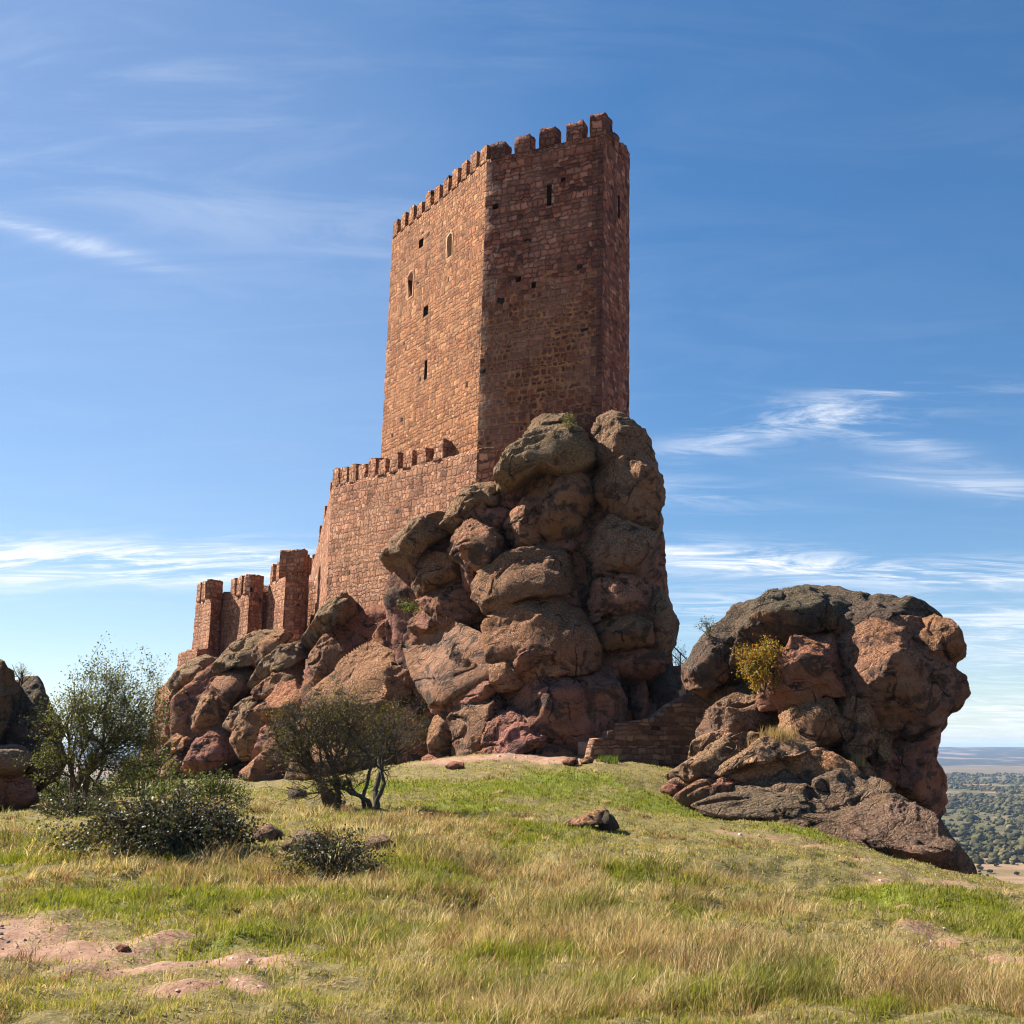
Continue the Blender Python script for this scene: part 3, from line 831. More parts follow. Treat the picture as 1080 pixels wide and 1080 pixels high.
for A, B, lst in ((c0, c1, LW), (c1, c2, FW), (c2, c3, RW)):
    for nm, o, arch, sur, lab in lst:
        opening(keep, A, B, KC, BAT, KZB, *o, name=nm, arch=arch, surround=sur, label=lab)
def top_pt(A, B, u):
    return frame_on(A, B, KC, BAT, KZB, u, KZT)
def merlons_on(A, B, cents, w, h, mat, d=.7):
    for u in cents:
        p, a, nrm = top_pt(A, B, u)
        merlon(p[:2] + nrm[:2] * .02, a[:2], w * rng.uniform(.94, 1.06), d, KZT, h * rng.uniform(.80, 1.08), mat, keep)
# front face, placed where the photograph shows them along the wall
fr = [face_u(c1, c2, x, y) for x, y in ((524.5, 165), (550.5, 158), (577.5, 150), (606.5, 143))]
merlons_on(c1, c2, [q[0] for q in fr], 0.98, 1.12, M['wall_front'])
p, a, nrm = top_pt(c1, c2, np.linalg.norm(c2 - c1) - .42)
merlon(p[:2], a[:2], .95, .95, KZT, 1.3, M['wall_front'], keep)
Ls = np.linalg.norm(c1 - c0)
merlons_on(c0, c1, [.45 + i * (Ls - .9) / 10 for i in range(11)], .72, 1.05, M['wall_ochre'])
Lr = np.linalg.norm(c3 - c2)
merlons_on(c2, c3, [1.9, 3.15, Lr - .35], .75, 1.05, M['wall_side'])
for A, B in ((c3, c4), (c4, c5), (c5, c0)):
    L = np.linalg.norm(B - A); k = int(L / 1.45)
    merlons_on(A, B, [(i + .5) * L / k for i in range(k)], .85, 1.05, M['wall_side'])

# ---- curtain wall running from the foot of the keep down to the left
def plan(px, py, Y): return at(px, py, Y)[:2]
q0 = plan(538, 480, 59.35); q0b = plan(503, 480, 59.55); q1 = plan(350, 520, 71.0); q2 = plan(337, 560, 81.5); q3 = plan(328, 600, 88.0)
zq0 = zat(503, 474, 59.55); zq1 = zat(352, 513, 71.0); zq2 = zat(338, 570, 81.5); zq3 = zat(329, 600, 88.0)
print('curtain z', zq0, zq1, zq2, zq3)
def offs(P, d):
    P = np.array(P); out = []
    for i in range(len(P)):
        t = P[min(i + 1, len(P) - 1)] - P[max(i - 1, 0)]; t = t / np.linalg.norm(t)
        out.append(P[i] + np.array([-t[1], t[0]]) * d)
    return out
fl = [q3, q2, q1, q0b, q0]
bl = offs(fl, 1.5)
cfoot = np.array(fl + bl[::-1])
czt = [zq3, zq2, zq1, zq0, zq0 + .2] + [zq0 + .2, zq0, zq1, zq2, zq3]
cw = empty('curtain_wall', (q1[0], q1[1], 4.0), 'long sunlit rubble curtain wall with worn merlons climbing to the foot of the keep', 'wall', kind='thing')
prism('wall', cfoot, 3.0, max(czt), M['wall_rubble'], cw, 0, .3, .09, .9, ztop_each=czt)
a = (q1 - q0b) / np.linalg.norm(q1 - q0b)
along = -a
mlist = [(462.5, 470, .95, 1.25), (444.5, 478, .9, 1.1), (430, 482, .9, 1.1), (415.5, 487, .9, 1.0), (403, 491, .85, 1.05), (392, 496, .85, 1.05), (381.5, 500, .8, 1.0), (371.5, 505, .85, 1.0), (362, 509, .8, 1.1), (353.5, 511, .8, 1.0)]
for px, py, w, h in mlist:
    u, z = face_u(q1, q0b, px, py)
    s = u / np.linalg.norm(q0b - q1)
    pt = q1 + (q0b - q1) * s
    merlon(pt, along, w, .6, zq1 * (1 - s) + zq0 * s, h * rng.uniform(.8, 1.08), M['wall_rubble'], cw, .07)
for s, h in ((.18, .9), (.62, 1.0), (1.0, 1.0)):
    pt = q1 + (q2 - q1) * s
    al = (q1 - q2) / np.linalg.norm(q1 - q2)
    merlon(pt, al, .8, .6, zq1 * (1 - s) + zq2 * s, h, M['wall_rubble'], cw, .07)
pt = q3 + (q2 - q3) * .08
merlon(pt, (q2 - q3) / np.linalg.norm(q2 - q3), .8, .6, zq3, 1.0, M['wall_rubble'], cw, .07)

# ---- turrets
def box_turret(px0, pxm, px1, ytop, ybot, Y, wall_px, lab, group='small wall turrets', hole=False):
    pm = plan(pxm, ytop, Y); pl = plan(px0, ytop, Y + 3.2); pr = plan(px1, ytop, Y + 1.3)
    back = pl + (pr - pm)
    foot = np.array([pl, pm, pr, back])
    zt = zat(pxm, ytop, Y); zb = zat(pxm, ybot, Y) - 3.0
    t = empty('wall_turret', (*foot.mean(0), zb), lab, 'turret', group)
    prism('wall', foot, zb, zt, M['wall_rubble'], t, .022, .28, .05, 1.2, chip=.3, uvo=(rng.uniform(0, 30), 0))
    cen = foot.mean(0)
    def tp(p): return cen + (p - cen) * (1 - .022 * (zt - zb) / np.linalg.norm(p - cen))
    F = [tp(p) for p in foot]
    for A, B, k in ((F[0], F[1], 3), (F[1], F[2], 1), (F[2], F[3], 2), (F[3], F[0], 2)):
        L = np.linalg.norm(B - A); al = (B - A) / L
        for i in range(k):
            u = (i + .35) * L / k if k > 1 else L / 2
            merlon(A + al * u, al, (L / k * .66) if k > 1 else L * .96, .5, zt, 1.35 if k > 1 else 1.3, M['wall_rubble'], t, .05)
    if hole:
        pass
    return t
T3 = box_turret(205.5, 223.5, 236, 629, 700, 84, 0, 'leftmost square wall turret, beside the low broken wall at the cliff edge')
T2 = box_turret(241, 263.5, 279.5, 624, 690, 81.5, 0, 'middle square wall turret with slightly flared foot, between two other turrets')
# round turret
Y = 78.0
rc = plan(314, 600, Y + 1.4); rr_ = (plan(328, 600, Y)[0] - plan(300, 600, Y)[0]) / 2
ang = -np.linspace(0, 2 * math.pi, 25)[:-1][::-1]
rfoot = np.stack([rc[0] + rr_ * np.cos(ang), rc[1] + rr_ * np.sin(ang)], -1)
zt = zat(314, 600, Y); zb = zat(314, 700, Y) - 3
t1 = empty('wall_turret', (*rc, zb), 'round sunlit wall turret, tallest of the three and nearest the curtain wall', 'turret', 'small wall turrets')
prism('wall', rfoot, zb, zt, M['wall_rubble'], t1, -.012 * -1, .3, .05, 1.2)
rt = rr_ - .012 * (zt - zb)
for k, (deg, w, h) in enumerate(((-172, .9, 1.2), (-105, 1.9, 1.45), (-48, .95, 1.1), (10, 1, 1.1), (60, 1, 1.1), (110, 1, 1.1), (150, 1, 1.1))):
    th = math.radians(deg)
    merlon(rc + rt * np.array([math.cos(th), math.sin(th)]), (-math.sin(th), math.cos(th)), w, .5, zt, h, M['wall_rubble'], t1, .04)
# lower walls joining the turrets
def link(pts, zt, zb, lab, mer=(), name='connecting_wall', w=1.0, each=None):
    bl = offs(pts, w)
    foot = np.array(list(pts) + bl[::-1])
    t = empty(name, (*np.mean(pts, 0), zb), lab, 'wall', kind='thing')
    prism('wall', foot, zb, zt, M['wall_rubble'], t, 0, .3, .06, 1.1, uvo=(rng.uniform(0, 30), 0), ztop_each=each, ragged=.0 if mer else .7)
    for A, B, u in mer:
        al = (B - A) / np.linalg.norm(B - A)
        merlon(A + (B - A) * u, al, .7, .5, zt, 1.35, M['wall_rubble'], t, .05)
    return t
a1, a2 = plan(283.5, 615, 82.5), plan(301, 615, 78.6)
link([a1, a2], zat(284, 616, 82.5), 3.0, 'short battlemented wall stretch joined to the left of the round turret', [(a1, a2, .14), (a1, a2, .5)])
a0 = plan(262, 640, 84.5); b2 = plan(286, 640, 83.5)
link([a0, b2], zat(280, 620, 84), 3.0, 'shaded low wall in the gap between the middle turret and the round turret')
b0, b1 = plan(222, 640, 87), plan(246, 640, 84.2)
link([b0, b1], zat(238, 627, 86), 3.0, 'low wall linking the two square turrets')
b3, b4 = plan(322, 640, 82.5), plan(345, 640, 80.5)
link([b3, b4], zat(328, 612, 82), 3.0, 'shaded wall stretch between the round turret and the curtain wall')
d0, d1 = plan(188, 690, 86), plan(208, 690, 83.5)
link([d0, d1], zat(196, 687, 85), 2.0, 'low broken wall at the cliff edge beside the leftmost turret', each=[zat(188, 689, 86), zat(207, 684, 83.5), zat(207, 684, 83.5), zat(188, 689, 86)])
e0, e1 = plan(163, 740, 82), plan(181, 740, 79)
link([e0, e1], zat(172, 722, 80), -1.0, 'ruined masonry fragment low on the far left end of the crag', each=[zat(163, 727, 82), zat(181, 718, 79), zat(181, 718, 79), zat(163, 727, 82)])

# ---- stair up to the castle beside the crag
st = empty('stone_staircase', (at(680, 780, 50)), 'rough stone staircase behind a sloping flat-stone side wall, climbing between crag and right-hand rock', 'staircase')
def wall_slab(name, pxs, Yf, thick, mat, parent, uvscale=1.0):
    P = np.array([at(x, y, Yf(x)) for x, y in pxs])
    n = len(P)
    back = P + np.array([-.25, thick, 0])
    bm = bmesh.new()
    f0 = [bm.verts.new(p) for p in P]; f1 = [bm.verts.new(p) for p in back]
    bm.faces.new(f0); bm.faces.new(f1[::-1])
    for i in range(n):
        j = (i + 1) % n
        bm.faces.new([f0[j], f0[i], f1[i], f1[j]])
    bmesh.ops.recalc_face_normals(bm, faces=bm.faces)
    bmesh.ops.triangulate(bm, faces=bm.faces)
    for _ in range(5):
        es = [e for e in bm.edges if e.calc_length() > .45]
        if not es: break
        bmesh.ops.subdivide_edges(bm, edges=es, cuts=1)
        bmesh.ops.triangulate(bm, faces=bm.faces)
    bm.verts.ensure_lookup_table()
    V = np.array([v.co[:] for v in bm.verts]); F3 = np.array([[v.index for v in f.verts] for f in bm.faces])
    bm.free()
    V = V + np.stack([fbm(V * 1.3 + o, 3) for o in (0, 30, 60)], -1) * .07
    uv = np.stack([V[F3][..., 0], V[F3][..., 2]], -1)
    return mesh_obj(name, V, [F3], mat, parent, smooth=False, uv=[uv])
SY = lambda x: 48.2 + (x - 623) * 0.024
wall_slab('side_wall', [(621,808),(624,790),(627,779),(640,778),(641,771),(653,769),(655,762),(690,757),(706,743),(730,731),(755,722),(772,717),(778,740),(760,775),(740,808)], SY, .6, M['wall_stair'], st)
S0 = at(636, 782, 49.6); S1 = at(722, 703, 55.5)
NS = 22
for i in range(NS):
    s = i / (NS - 1)
    c = S0 + (S1 - S0) * s - np.array([0, 0, 1.35 * math.sin(math.pi * min(1, s * 1.0)) ** .8])
    w2 = .9
    dirv = np.array([S1[0] - S0[0], S1[1] - S0[1]]); dl = np.linalg.norm(dirv); dirv /= dl
    nr = np.array([-dirv[1], dirv[0]])
    tr = dl / (NS - 1) * 1.3
    foot = [c[:2] - dirv * tr / 2 - nr * .35, c[:2] + dirv * tr / 2 - nr * .35, c[:2] + dirv * tr / 2 + nr * w2 * 1.3, c[:2] - dirv * tr / 2 + nr * w2 * 1.3]
    prism('step', foot, c[2] - .6, c[2] + rng.normal() * .02, M['step_stone'], st, 0, .35, .03, 2.0)
# railing at the head of the stair
rl = empty('handrail', at(718, 706, 56), 'thin dark iron handrail at the head of the stone stairs', 'railing')
def bar(name, A, B, r, mat, parent, k=6):
    A, B = np.array(A, float), np.array(B, float)
    d = (B - A) / np.linalg.norm(B - A); x = np.cross(d, (0.3, .2, .9)); x /= np.linalg.norm(x); y = np.cross(d, x)
    an = np.linspace(0, 2 * math.pi, k + 1)[:-1]
    ring = np.cos(an)[:, None] * x + np.sin(an)[:, None] * y
    V = np.concatenate([A + ring * r, B + ring * r]); i = np.arange(k)
    Q = np.stack([i, (i + 1) % k, (i + 1) % k + k, i + k], -1)
    return mesh_obj(name, V, [Q, np.array([np.arange(k)[::-1], np.arange(k) + k])], mat, parent)
RY = 56.0
R0, R1 = at(705.5, 677, RY), at(731, 702, RY); L0, L1 = at(705.5, 687, RY), at(728, 708, RY)
bar('rail', R0, R1, .03, M['iron'], rl); bar('rail', L0, L1, .02, M['iron'], rl)
for x, y0, y1 in ((706, 676, 704), (717.5, 688, 708), (730, 700, 716)):
    bar('post', at(x, y0, RY), at(x, y1, RY), .03, M['iron'], rl)
# ------------------------------------------------------------------ rocks
def _ico(sub):
    bm = bmesh.new(); bmesh.ops.create_icosphere(bm, subdivisions=sub, radius=1.0)
    V = np.array([v.co[:] for v in bm.verts]); F = np.array([[v.index for v in f.verts] for f in bm.faces])
    bm.free(); return V / np.linalg.norm(V, axis=1)[:, None], F
ICO = {k: _ico(k) for k in (2, 3, 4, 5, 6)}
_seed = [0]
# base tones (linear) and lichen amounts
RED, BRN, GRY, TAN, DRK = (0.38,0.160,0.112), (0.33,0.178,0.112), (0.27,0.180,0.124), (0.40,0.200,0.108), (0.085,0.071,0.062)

def lump(parent, poly, D, T=0.55, tone=RED, lich=0.35, lean=0.15, yaw=-0.12, box=0.36, back=1.0, rough=1.0, bed=0.85, bdip=None, name='boulder', sub=None, label=None, amp=1.0, facets=15, holl=.55, grow=1.07):
    """one weathered block: an outline in photo pixels at distance D, given real depth on both sides, then eroded.
    T depth / smaller outline size; lean: how far the top tips away; yaw: how far the right side tips away"""
    _seed[0] += 1; sd = _seed[0] * 13.7
    P = np.asarray(poly, float)
    # upright working plane facing the place the outline was measured from
    pc = at(P[:, 0].mean(), P[:, 1].mean(), D)
    az = math.atan2(pc[0], pc[1])
    er, ed = np.array([math.cos(az), -math.sin(az), 0]), np.array([math.sin(az), math.cos(az), 0])
    rays = at(P[:, 0], P[:, 1], 1.0) - np.array([0, 0, EYE])
    W = np.array([0, 0, EYE]) + rays * ((pc @ ed) / (rays @ ed))[:, None]
    x, z = W @ er, W[:, 2]
    Dd = pc @ ed
    A = x * np.roll(z, -1) - np.roll(x, -1) * z
    cx = ((x + np.roll(x, -1)) * A).sum() / (3 * A.sum()); cz = ((z + np.roll(z, -1)) * A).sum() / (3 * A.sum())
    n = 360
    th = np.linspace(-math.pi, math.pi, n, endpoint=False)
    dx, dz = np.cos(th), np.sin(th)
    r = np.zeros(n)
    for i in range(len(x)):
        ax, az = x[i] - cx, z[i] - cz; bx, bz = x[(i + 1) % len(x)] - cx, z[(i + 1) % len(x)] - cz
        ex, ez = bx - ax, bz - az
        den = dx * ez - dz * ex
        den = np.where(np.abs(den) < 1e-9, 1e-9, den)
        t = (ax * ez - az * ex) / den; s = (ax * dz - az * dx) / den
        ok = (s >= -1e-6) & (s <= 1 + 1e-6) & (t > 0)
        r = np.where(ok, np.maximum(r, t), r)
    k = np.exp(-np.linspace(-2, 2, 9) ** 2); k /= k.sum()
    r = np.convolve(np.concatenate([r[-4:], r, r[:4]]), k, 'valid') * grow
    w, h = np.ptp(x), np.ptp(z); size = min(w, h); sz = math.sqrt(w * h)
    pxs = sz * F_PX / D
    S, Fc = ICO[sub or (6 if pxs > 48 else 5 if pxs > 22 else 4)]
    ph = np.arctan2(S[:, 2], S[:, 0]); rho = np.hypot(S[:, 0], S[:, 2])
    rr = np.interp(ph, np.concatenate([th, [math.pi]]), np.concatenate([r, [r[0]]]))
    e = box
    a = rho ** e; d = np.sign(S[:, 1]) * np.abs(S[:, 1]) ** e
    Td = T * size
    X = rr * a * np.cos(ph); Z = rr * a * np.sin(ph)
    Y = np.where(d < 0, d * Td, d * Td * back) + lean * Z + yaw * X
    lr = np.random.default_rng(int(sd * 10))
    # flat joint faces broken off the front
    hx, hy, hzv = max(w / 2, .05), max(Td, .05), max(h / 2, .05)
    q = np.stack([X / hx, np.where(d < 0, d, d), Z / hzv], -1)
    q0 = q.copy()
    for _ in range(facets):
        nv = lr.normal(size=3) * (1, .5, 1); nv[1] = -abs(nv[1]) - .8; nv /= np.linalg.norm(nv)
        dd = lr.uniform(.62, 1.02)
        ex = np.maximum(q @ nv - dd, 0)
        q = q - nv * (ex * .9)[:, None]
    X = X + (q - q0)[:, 0] * hx; Z = Z + (q - q0)[:, 2] * hzv
    Y = Y + (q - q0)[:, 1] * hy
    V = er * (cx + X)[:, None] + ed * (Dd + Y)[:, None] + np.array([0, 0, 1.0]) * (cz + Z)[:, None]
    # smooth outward direction
    N = er * (a * np.cos(ph) / max(w, .1))[:, None] + ed * (d / max(Td * 2, .1))[:, None] + np.array([0, 0, 1.0]) * (a * np.sin(ph) / max(h, .1))[:, None]
    N /= np.linalg.norm(N, axis=1)[:, None] + 1e-9
    am = amp * sz
    Q = V + sd
    sm = min(1.0, sz / 2.5)
    disp = fbm(Q * (1.3 / sz), 3) * 0.055 * am
    disp += (ridged(Q * (1.9 / sz) + 5, 3) - .3) * 0.035 * am * rough
    disp += fbm(Q * 1.5, 5, 2.05, .58) * 0.10 * rough * sm
    # beds stand out as ledges, unevenly
    bd = np.array(bdip if bdip is not None else (-0.25, -0.1, 1.0)); bd = bd / np.linalg.norm(bd)
    for fq, am_ in ((2.2, .13), (6.5, .05)):
        lay = (V @ bd) * (fq / 2.6) + fbm(V * .45 + 9, 2) * .8
        fr = lay - np.floor(lay)
        ledge = np.where(fr < .82, (fr / .82) ** 1.6, (1 - fr) / .18)
        disp += (ledge - .45) * am_ * bed * sm * np.clip(.6 + 1.6 * pnoise(V * .6 + 3 + fq), 0, 1.5)
    # joints and weathering hollows
    c1_ = pnoise(V * (0.42, .42, .30) + 3); c2_ = pnoise(V * (.30, .30, .62) + 40)
    disp -= np.exp(-(c1_ / .022) ** 2) * .20 * sm * sstep(-.1, .25, pnoise(V * .5 + 21))
    disp -= np.exp(-(c2_ / .020) ** 2) * .22 * sm * sstep(-.1, .25, pnoise(V * .5 + 61))
    disp -= sstep(.30, .48, pnoise(V * (1.0, 1.0, 1.5) + sd + 9)) * .26 * holl * sm
    disp += (np.minimum(ridged(Q * .55 + 77, 2), .75) - .4) * .07 * rough * sm
    # rough grain of the conglomerate
    disp += fbm(V * 6.5 + sd, 2, 2.2, .6) * .034 * rough * min(1.0, sz / 1.5)
    V = V + N * disp[:, None]
    o = mesh_obj(name, V, [Fc], M['rock'], parent)
    v = np.random.default_rng(_seed[0]).uniform(.86, 1.16, 3) * np.random.default_rng(_seed[0] + 500).uniform(.85, 1.15)
    o.color = (tone[0] * v[0], tone[1] * v[1] ** .5 * v[0] ** .5, tone[2] * v[2] ** .3 * v[0] ** .7, lich)
    if label: o['label'] = label
    return o

def dcrag(px, py): return 51.0 + 4.5 * (800 - py) / 360 + max(0.0, 520 - px) * 0.058

crag = empty('rock_crag', at(450, 800, 58), 'massive crag of stacked reddish weathered boulders carrying the castle', 'rock')
def B(poly, dd=0.0, **kw):
    P = np.array(poly, float)
    c = P.mean(0)
    return lump(crag, poly, dcrag(*c) + dd, **kw)
LB = dict(bdip=(-0.55, -0.2, 0.8))
# mass behind, so that every crack ends in rock
B([(535,800),(520,720),(510,640),(530,520),(560,470),(620,445),(668,448),(690,520),(688,640),(695,700),(700,790),(640,806)], 4.0, T=.36, tone=RED, lich=.1, box=.5, name='cliff_body', amp=.5, lean=.05)
B([(430,800),(420,700),(410,620),(440,580),(480,550),(520,520),(560,560),(580,640),(570,800)], 3.6, T=.32, back=2, tone=RED, lich=.15, box=.5, name='cliff_body', amp=.6)
B([(320,800),(330,700),(360,660),(400,640),(440,660),(470,700),(480,800)], 4.6, T=.34, back=2, tone=RED, lich=.1, box=.55, name='cliff_body', amp=.7)
B([(190,815),(190,740),(230,705),(270,690),(330,680),(390,690),(400,800),(330,830),(240,830)], 6.2, T=.38, back=2, tone=RED, lich=.15, box=.55, name='cliff_body', amp=.6, lean=.3)
B([(140,825),(165,760),(185,725),(230,710),(260,760),(250,825)], 5.2, T=.35, back=2, tone=RED, lich=.1, box=.55, name='cliff_body', amp=.6, lean=.3)
# right pillar, top to bottom
B([(623,462),(628,447),(638,436),(646,433),(661,440),(675,450),(686,464),(690,485),(682,500),(660,503),(640,497),(630,490)], .5, T=.75, grow=.99, tone=GRY, lich=0.68, lean=.05)
B([(624,500),(636,484),(650,480),(675,478),(692,480),(700,500),(700,520),(694,537),(694,553),(686,563),(668,562),(650,555),(638,552),(632,535)], .4, T=.75, grow=.99, tone=BRN, lich=0.38)
B([(690,545),(697,530),(700,515),(694,555),(690,590),(686,580)], 1.6, T=1.2, tone=BRN, lich=0.38)
B([(610,579),(619,566),(631,553),(642,545),(661,556),(680,558),(688,570),(691,595),(689,616),(670,617),(650,612),(636,614),(620,619),(612,600)], 0, T=.7, grow=.99, tone=GRY, lich=0.53, bed=.9, bdip=(0.05,0,1))
B([(618,628),(626,614),(641,607),(667,610),(686,621),(687,640),(676,653),(651,648),(636,650),(623,658)], -.1, T=.75, grow=.99, tone=BRN, lich=0.43, bed=.8, bdip=(0.05,0,1))
B([(672,655),(686,630),(696,622),(706,638),(712,657),(710,675),(704,687),(690,692),(676,680)], 1.0, T=.9, tone=GRY, lich=0.48)
B([(623,672),(622,654),(637,645),(665,648),(687,654),(694,670),(690,683),(661,688),(639,684)], .0, T=.75, grow=.99, tone=BRN, lich=0.28, bed=1.2, bdip=(0.08,0,1))
B([(628,690),(650,680),(690,682),(700,690),(701,706),(690,716),(661,714),(641,712),(628,706)], .9, T=.7, grow=.99, tone=RED, lich=.05, bed=1.0, bdip=(0.08,0,1))
B([(640,712),(652,708),(655,745),(655,775),(645,785),(638,760)], .4, T=.9, tone=RED, lich=.0)
B([(668,712),(678,708),(684,740),(682,765),(670,765),(667,740)], 1.8, T=.9, tone=RED, lich=.0)
B([(700,745),(716,722),(735,715),(748,730),(744,760),(720,775)], 4.6, T=.6, tone=DRK, lich=.1, name='cliff_body')
B([(690,705),(703,700),(712,722),(716,742),(700,752),(688,748)], 2.6, T=.9, tone=DRK, lich=.1)
# upper left of the pillar
B([(548,465),(563,452),(584,440),(599,434),(617,439),(617,452),(605,458),(591,456),(566,470)], 1.6, T=1.2, tone=GRY, lich=0.73, lean=.3)
B([(528,497),(540,479),(566,464),(591,450),(605,451),(615,462),(622,476),(621,490),(607,500),(594,506),(571,498),(552,508),(534,519),(527,508)], .1, T=.85, tone=GRY, lich=0.68, lean=.35, bed=.9)
B([(560,500),(575,488),(594,497),(607,503),(622,512),(625,545),(613,566),(595,574),(580,572),(566,550),(556,525)], .5, T=.7, tone=TAN, lich=.05)
B([(535,566),(533,553),(546,538),(560,520),(572,540),(580,572),(560,582),(545,578)], .9, T=.8, tone=TAN, lich=0, yaw=.15)
B([(526,540),(528,500),(545,505),(558,515),(548,535),(535,552)], 1.8, T=.9, tone=RED, lich=.05)
B([(565,580),(580,570),(599,570),(613,566),(601,585),(590,590)], .9, T=.9, tone=RED, lich=.05)
# stepped blocks in the middle
B([(502,613),(510,600),(533,589),(563,578),(587,576),(597,584),(601,601),(603,620),(590,628),(557,630),(539,639),(524,648),(514,640),(504,625)], -.2, T=0.60, tone=BRN, lich=0.63, lean=.25, bed=.9)
B([(540,640),(560,622),(590,618),(607,620),(610,640),(590,642),(560,645)], .3, T=0.64, tone=RED, lich=.1)
B([(513,655),(526,644),(548,636),(574,630),(598,628),(607,638),(615,657),(629,685),(627,703),(605,707),(578,707),(548,700),(530,700),(518,695)], -.5, T=0.50, tone=BRN, lich=0.58, lean=.15)
B([(540,713),(550,703),(568,697),(584,688),(600,690),(626,696),(628,704),(605,709),(580,714),(552,722),(542,722)], -.7, T=0.72, tone=TAN, lich=.1, bed=.8)
B([(516,700),(534,698),(545,706),(552,722),(540,728),(524,728),(518,715)], -.5, T=0.72, tone=BRN, lich=0.38)
B([(539,699),(550,687),(565,683),(582,686),(578,695),(562,702),(548,712)], -1.2, T=0.72, tone=RED, lich=.05, rough=1.4)
B([(524,735),(550,722),(590,708),(627,702),(642,707),(655,740),(652,775),(640,800),(600,806),(570,800),(540,790),(524,760)], -.2, T=0.34, tone=(.36,.16,.12), lich=.0, box=.4, rough=.8, bed=.9, amp=.7)
B([(508,806),(512,782),(517,762),(530,752),(547,746),(560,758),(572,775),(584,800),(560,812),(522,812)], -.5, T=.5, tone=(.36,.165,.125), lich=.0, rough=1.3, yaw=-.3)
B([(562,800),(572,786),(590,788),(612,798),(618,806),(590,812),(566,810)], -.8, T=0.72, tone=RED, lich=.0)
B([(602,760),(622,745),(642,752),(648,785),(640,806),(615,806),(600,795)], .2, T=0.64, tone=RED, lich=0)
# sunlit slab and its foot
B([(426,680),(432,666),(460,655),(480,658),(497,668),(513,680),(520,700),(523,716),(500,724),(468,742),(455,742),(444,727),(435,710)], -.1, T=0.34, tone=(.43,.21,.15), lich=.0, yaw=-1.05, lean=.6, box=.4, rough=.55, amp=.35, holl=.1, bed=.4, facets=5)
B([(454,742),(465,724),(490,711),(520,709),(527,725),(517,733),(495,744),(475,753),(460,753)], -.4, T=0.48, tone=RED, lich=.15, yaw=-1.0, lean=.55, rough=.9)
B([(476,757),(482,748),(502,736),(522,731),(528,747),(521,762),(515,776),(513,790),(490,802),(477,797),(480,775)], -.4, T=0.48, tone=BRN, lich=0.33, yaw=-.9, lean=.5)
B([(454,762),(465,751),(476,755),(481,770),(486,783),(472,797),(454,800)], -.6, T=0.64, tone=BRN, lich=0.38)
B([(446,800),(460,794),(480,798),(478,812),(450,814)], -1.0, T=0.72, tone=RED, lich=.1)
B([(490,806),(500,795),(516,790),(520,806),(500,812)], -1.2, T=0.72, tone=RED, lich=.0)
# ledges under the curtain wall
B([(404,581),(418,571),(439,559),(462,547),(477,545),(482,560),(468,571),(447,580),(439,595),(420,609),(412,598)], .0, T=1.0, tone=GRY, lich=0.68, yaw=.1, lean=.35)
B([(466,550),(480,532),(492,518),(510,508),(524,511),(529,527),(526,541),(500,545),(482,556)], .8, T=.95, tone=GRY, lich=0.58, lean=.35)
B([(496,545),(528,532),(538,550),(530,568),(505,560)], 1.6, T=.9, tone=RED, lich=.05, rough=1.8)
B([(473,573),(482,556),(498,548),(516,549),(528,560),(531,576),(524,591),(511,603),(498,604),(488,590),(478,582)], -.5, T=.75, tone=BRN, lich=0.38)
B([(486,590),(500,596),(512,600),(508,622),(500,632),(490,615)], .5, T=.8, tone=RED, lich=0)
B([(436,598),(444,585),(465,580),(480,586),(488,598),(482,615),(459,627),(444,632),(438,615)], .3, T=.75, tone=TAN, lich=.3, lean=.3)
B([(415,607),(436,595),(440,613),(443,631),(433,640),(421,622)], 1.0, T=.8, tone=TAN, lich=.1)
B([(440,632),(480,607),(505,628),(518,649),(518,682),(490,668),(462,655),(448,640)], 1.9, T=.6, tone=RED, lich=.0)
B([(429,664),(440,639),(447,635),(466,653),(446,668),(432,674)], .3, T=.7, tone=RED, lich=.05, yaw=-1.0, lean=.5)
B([(395,668),(412,652),(432,642),(440,650),(432,672),(426,690),(408,690)], 1.6, T=.8, tone=RED, lich=.2)
# long left slope
B([(328,730),(345,714),(369,693),(400,674),(424,670),(429,688),(434,712),(436,732),(450,755),(424,767),(377,757),(341,745)], -.2, T=.7, tone=BRN, lich=0.48, lean=0.57, yaw=-.4, **LB)
B([(420,735),(436,725),(452,752),(458,790),(450,812),(430,800),(415,770)], .8, T=.7, tone=RED, lich=.1)
B([(327,699),(332,685),(353,664),(375,655),(374,680),(366,699),(348,714),(333,724)], 1.0, T=.7, tone=BRN, lich=0.28, lean=0.51, yaw=-.4, **LB)
B([(320,672),(341,649),(365,627),(388,627),(372,649),(354,663),(334,684),(326,686)], 2.6, T=1.1, tone=GRY, lich=0.48, lean=0.78, yaw=-.4, **LB)
B([(262,720),(279,696),(306,680),(331,674),(334,689),(312,699),(288,714),(270,724)], 1.5, T=1.1, tone=GRY, lich=0.38, lean=0.78, yaw=-.4, **LB)
B([(267,728),(288,711),(312,699),(328,698),(330,725),(306,735),(288,738),(274,738)], .6, T=.9, tone=BRN, lich=0.23, lean=0.57, yaw=-.4, **LB)
B([(286,735),(300,717),(318,713),(332,720),(333,742),(306,764),(282,761),(272,748)], 0, T=.85, tone=TAN, lich=.25, lean=0.51, yaw=-.4, **LB)
B([(300,770),(330,742),(350,740),(370,755),(350,790),(310,800)], .9, T=.7, tone=RED, lich=.1, lean=0.51)
B([(224,702),(247,681),(273,665),(296,665),(293,680),(271,699),(248,702),(232,711)], 2.0, T=1.0, tone=GRY, lich=0.38, lean=0.78, yaw=-.4, **LB)
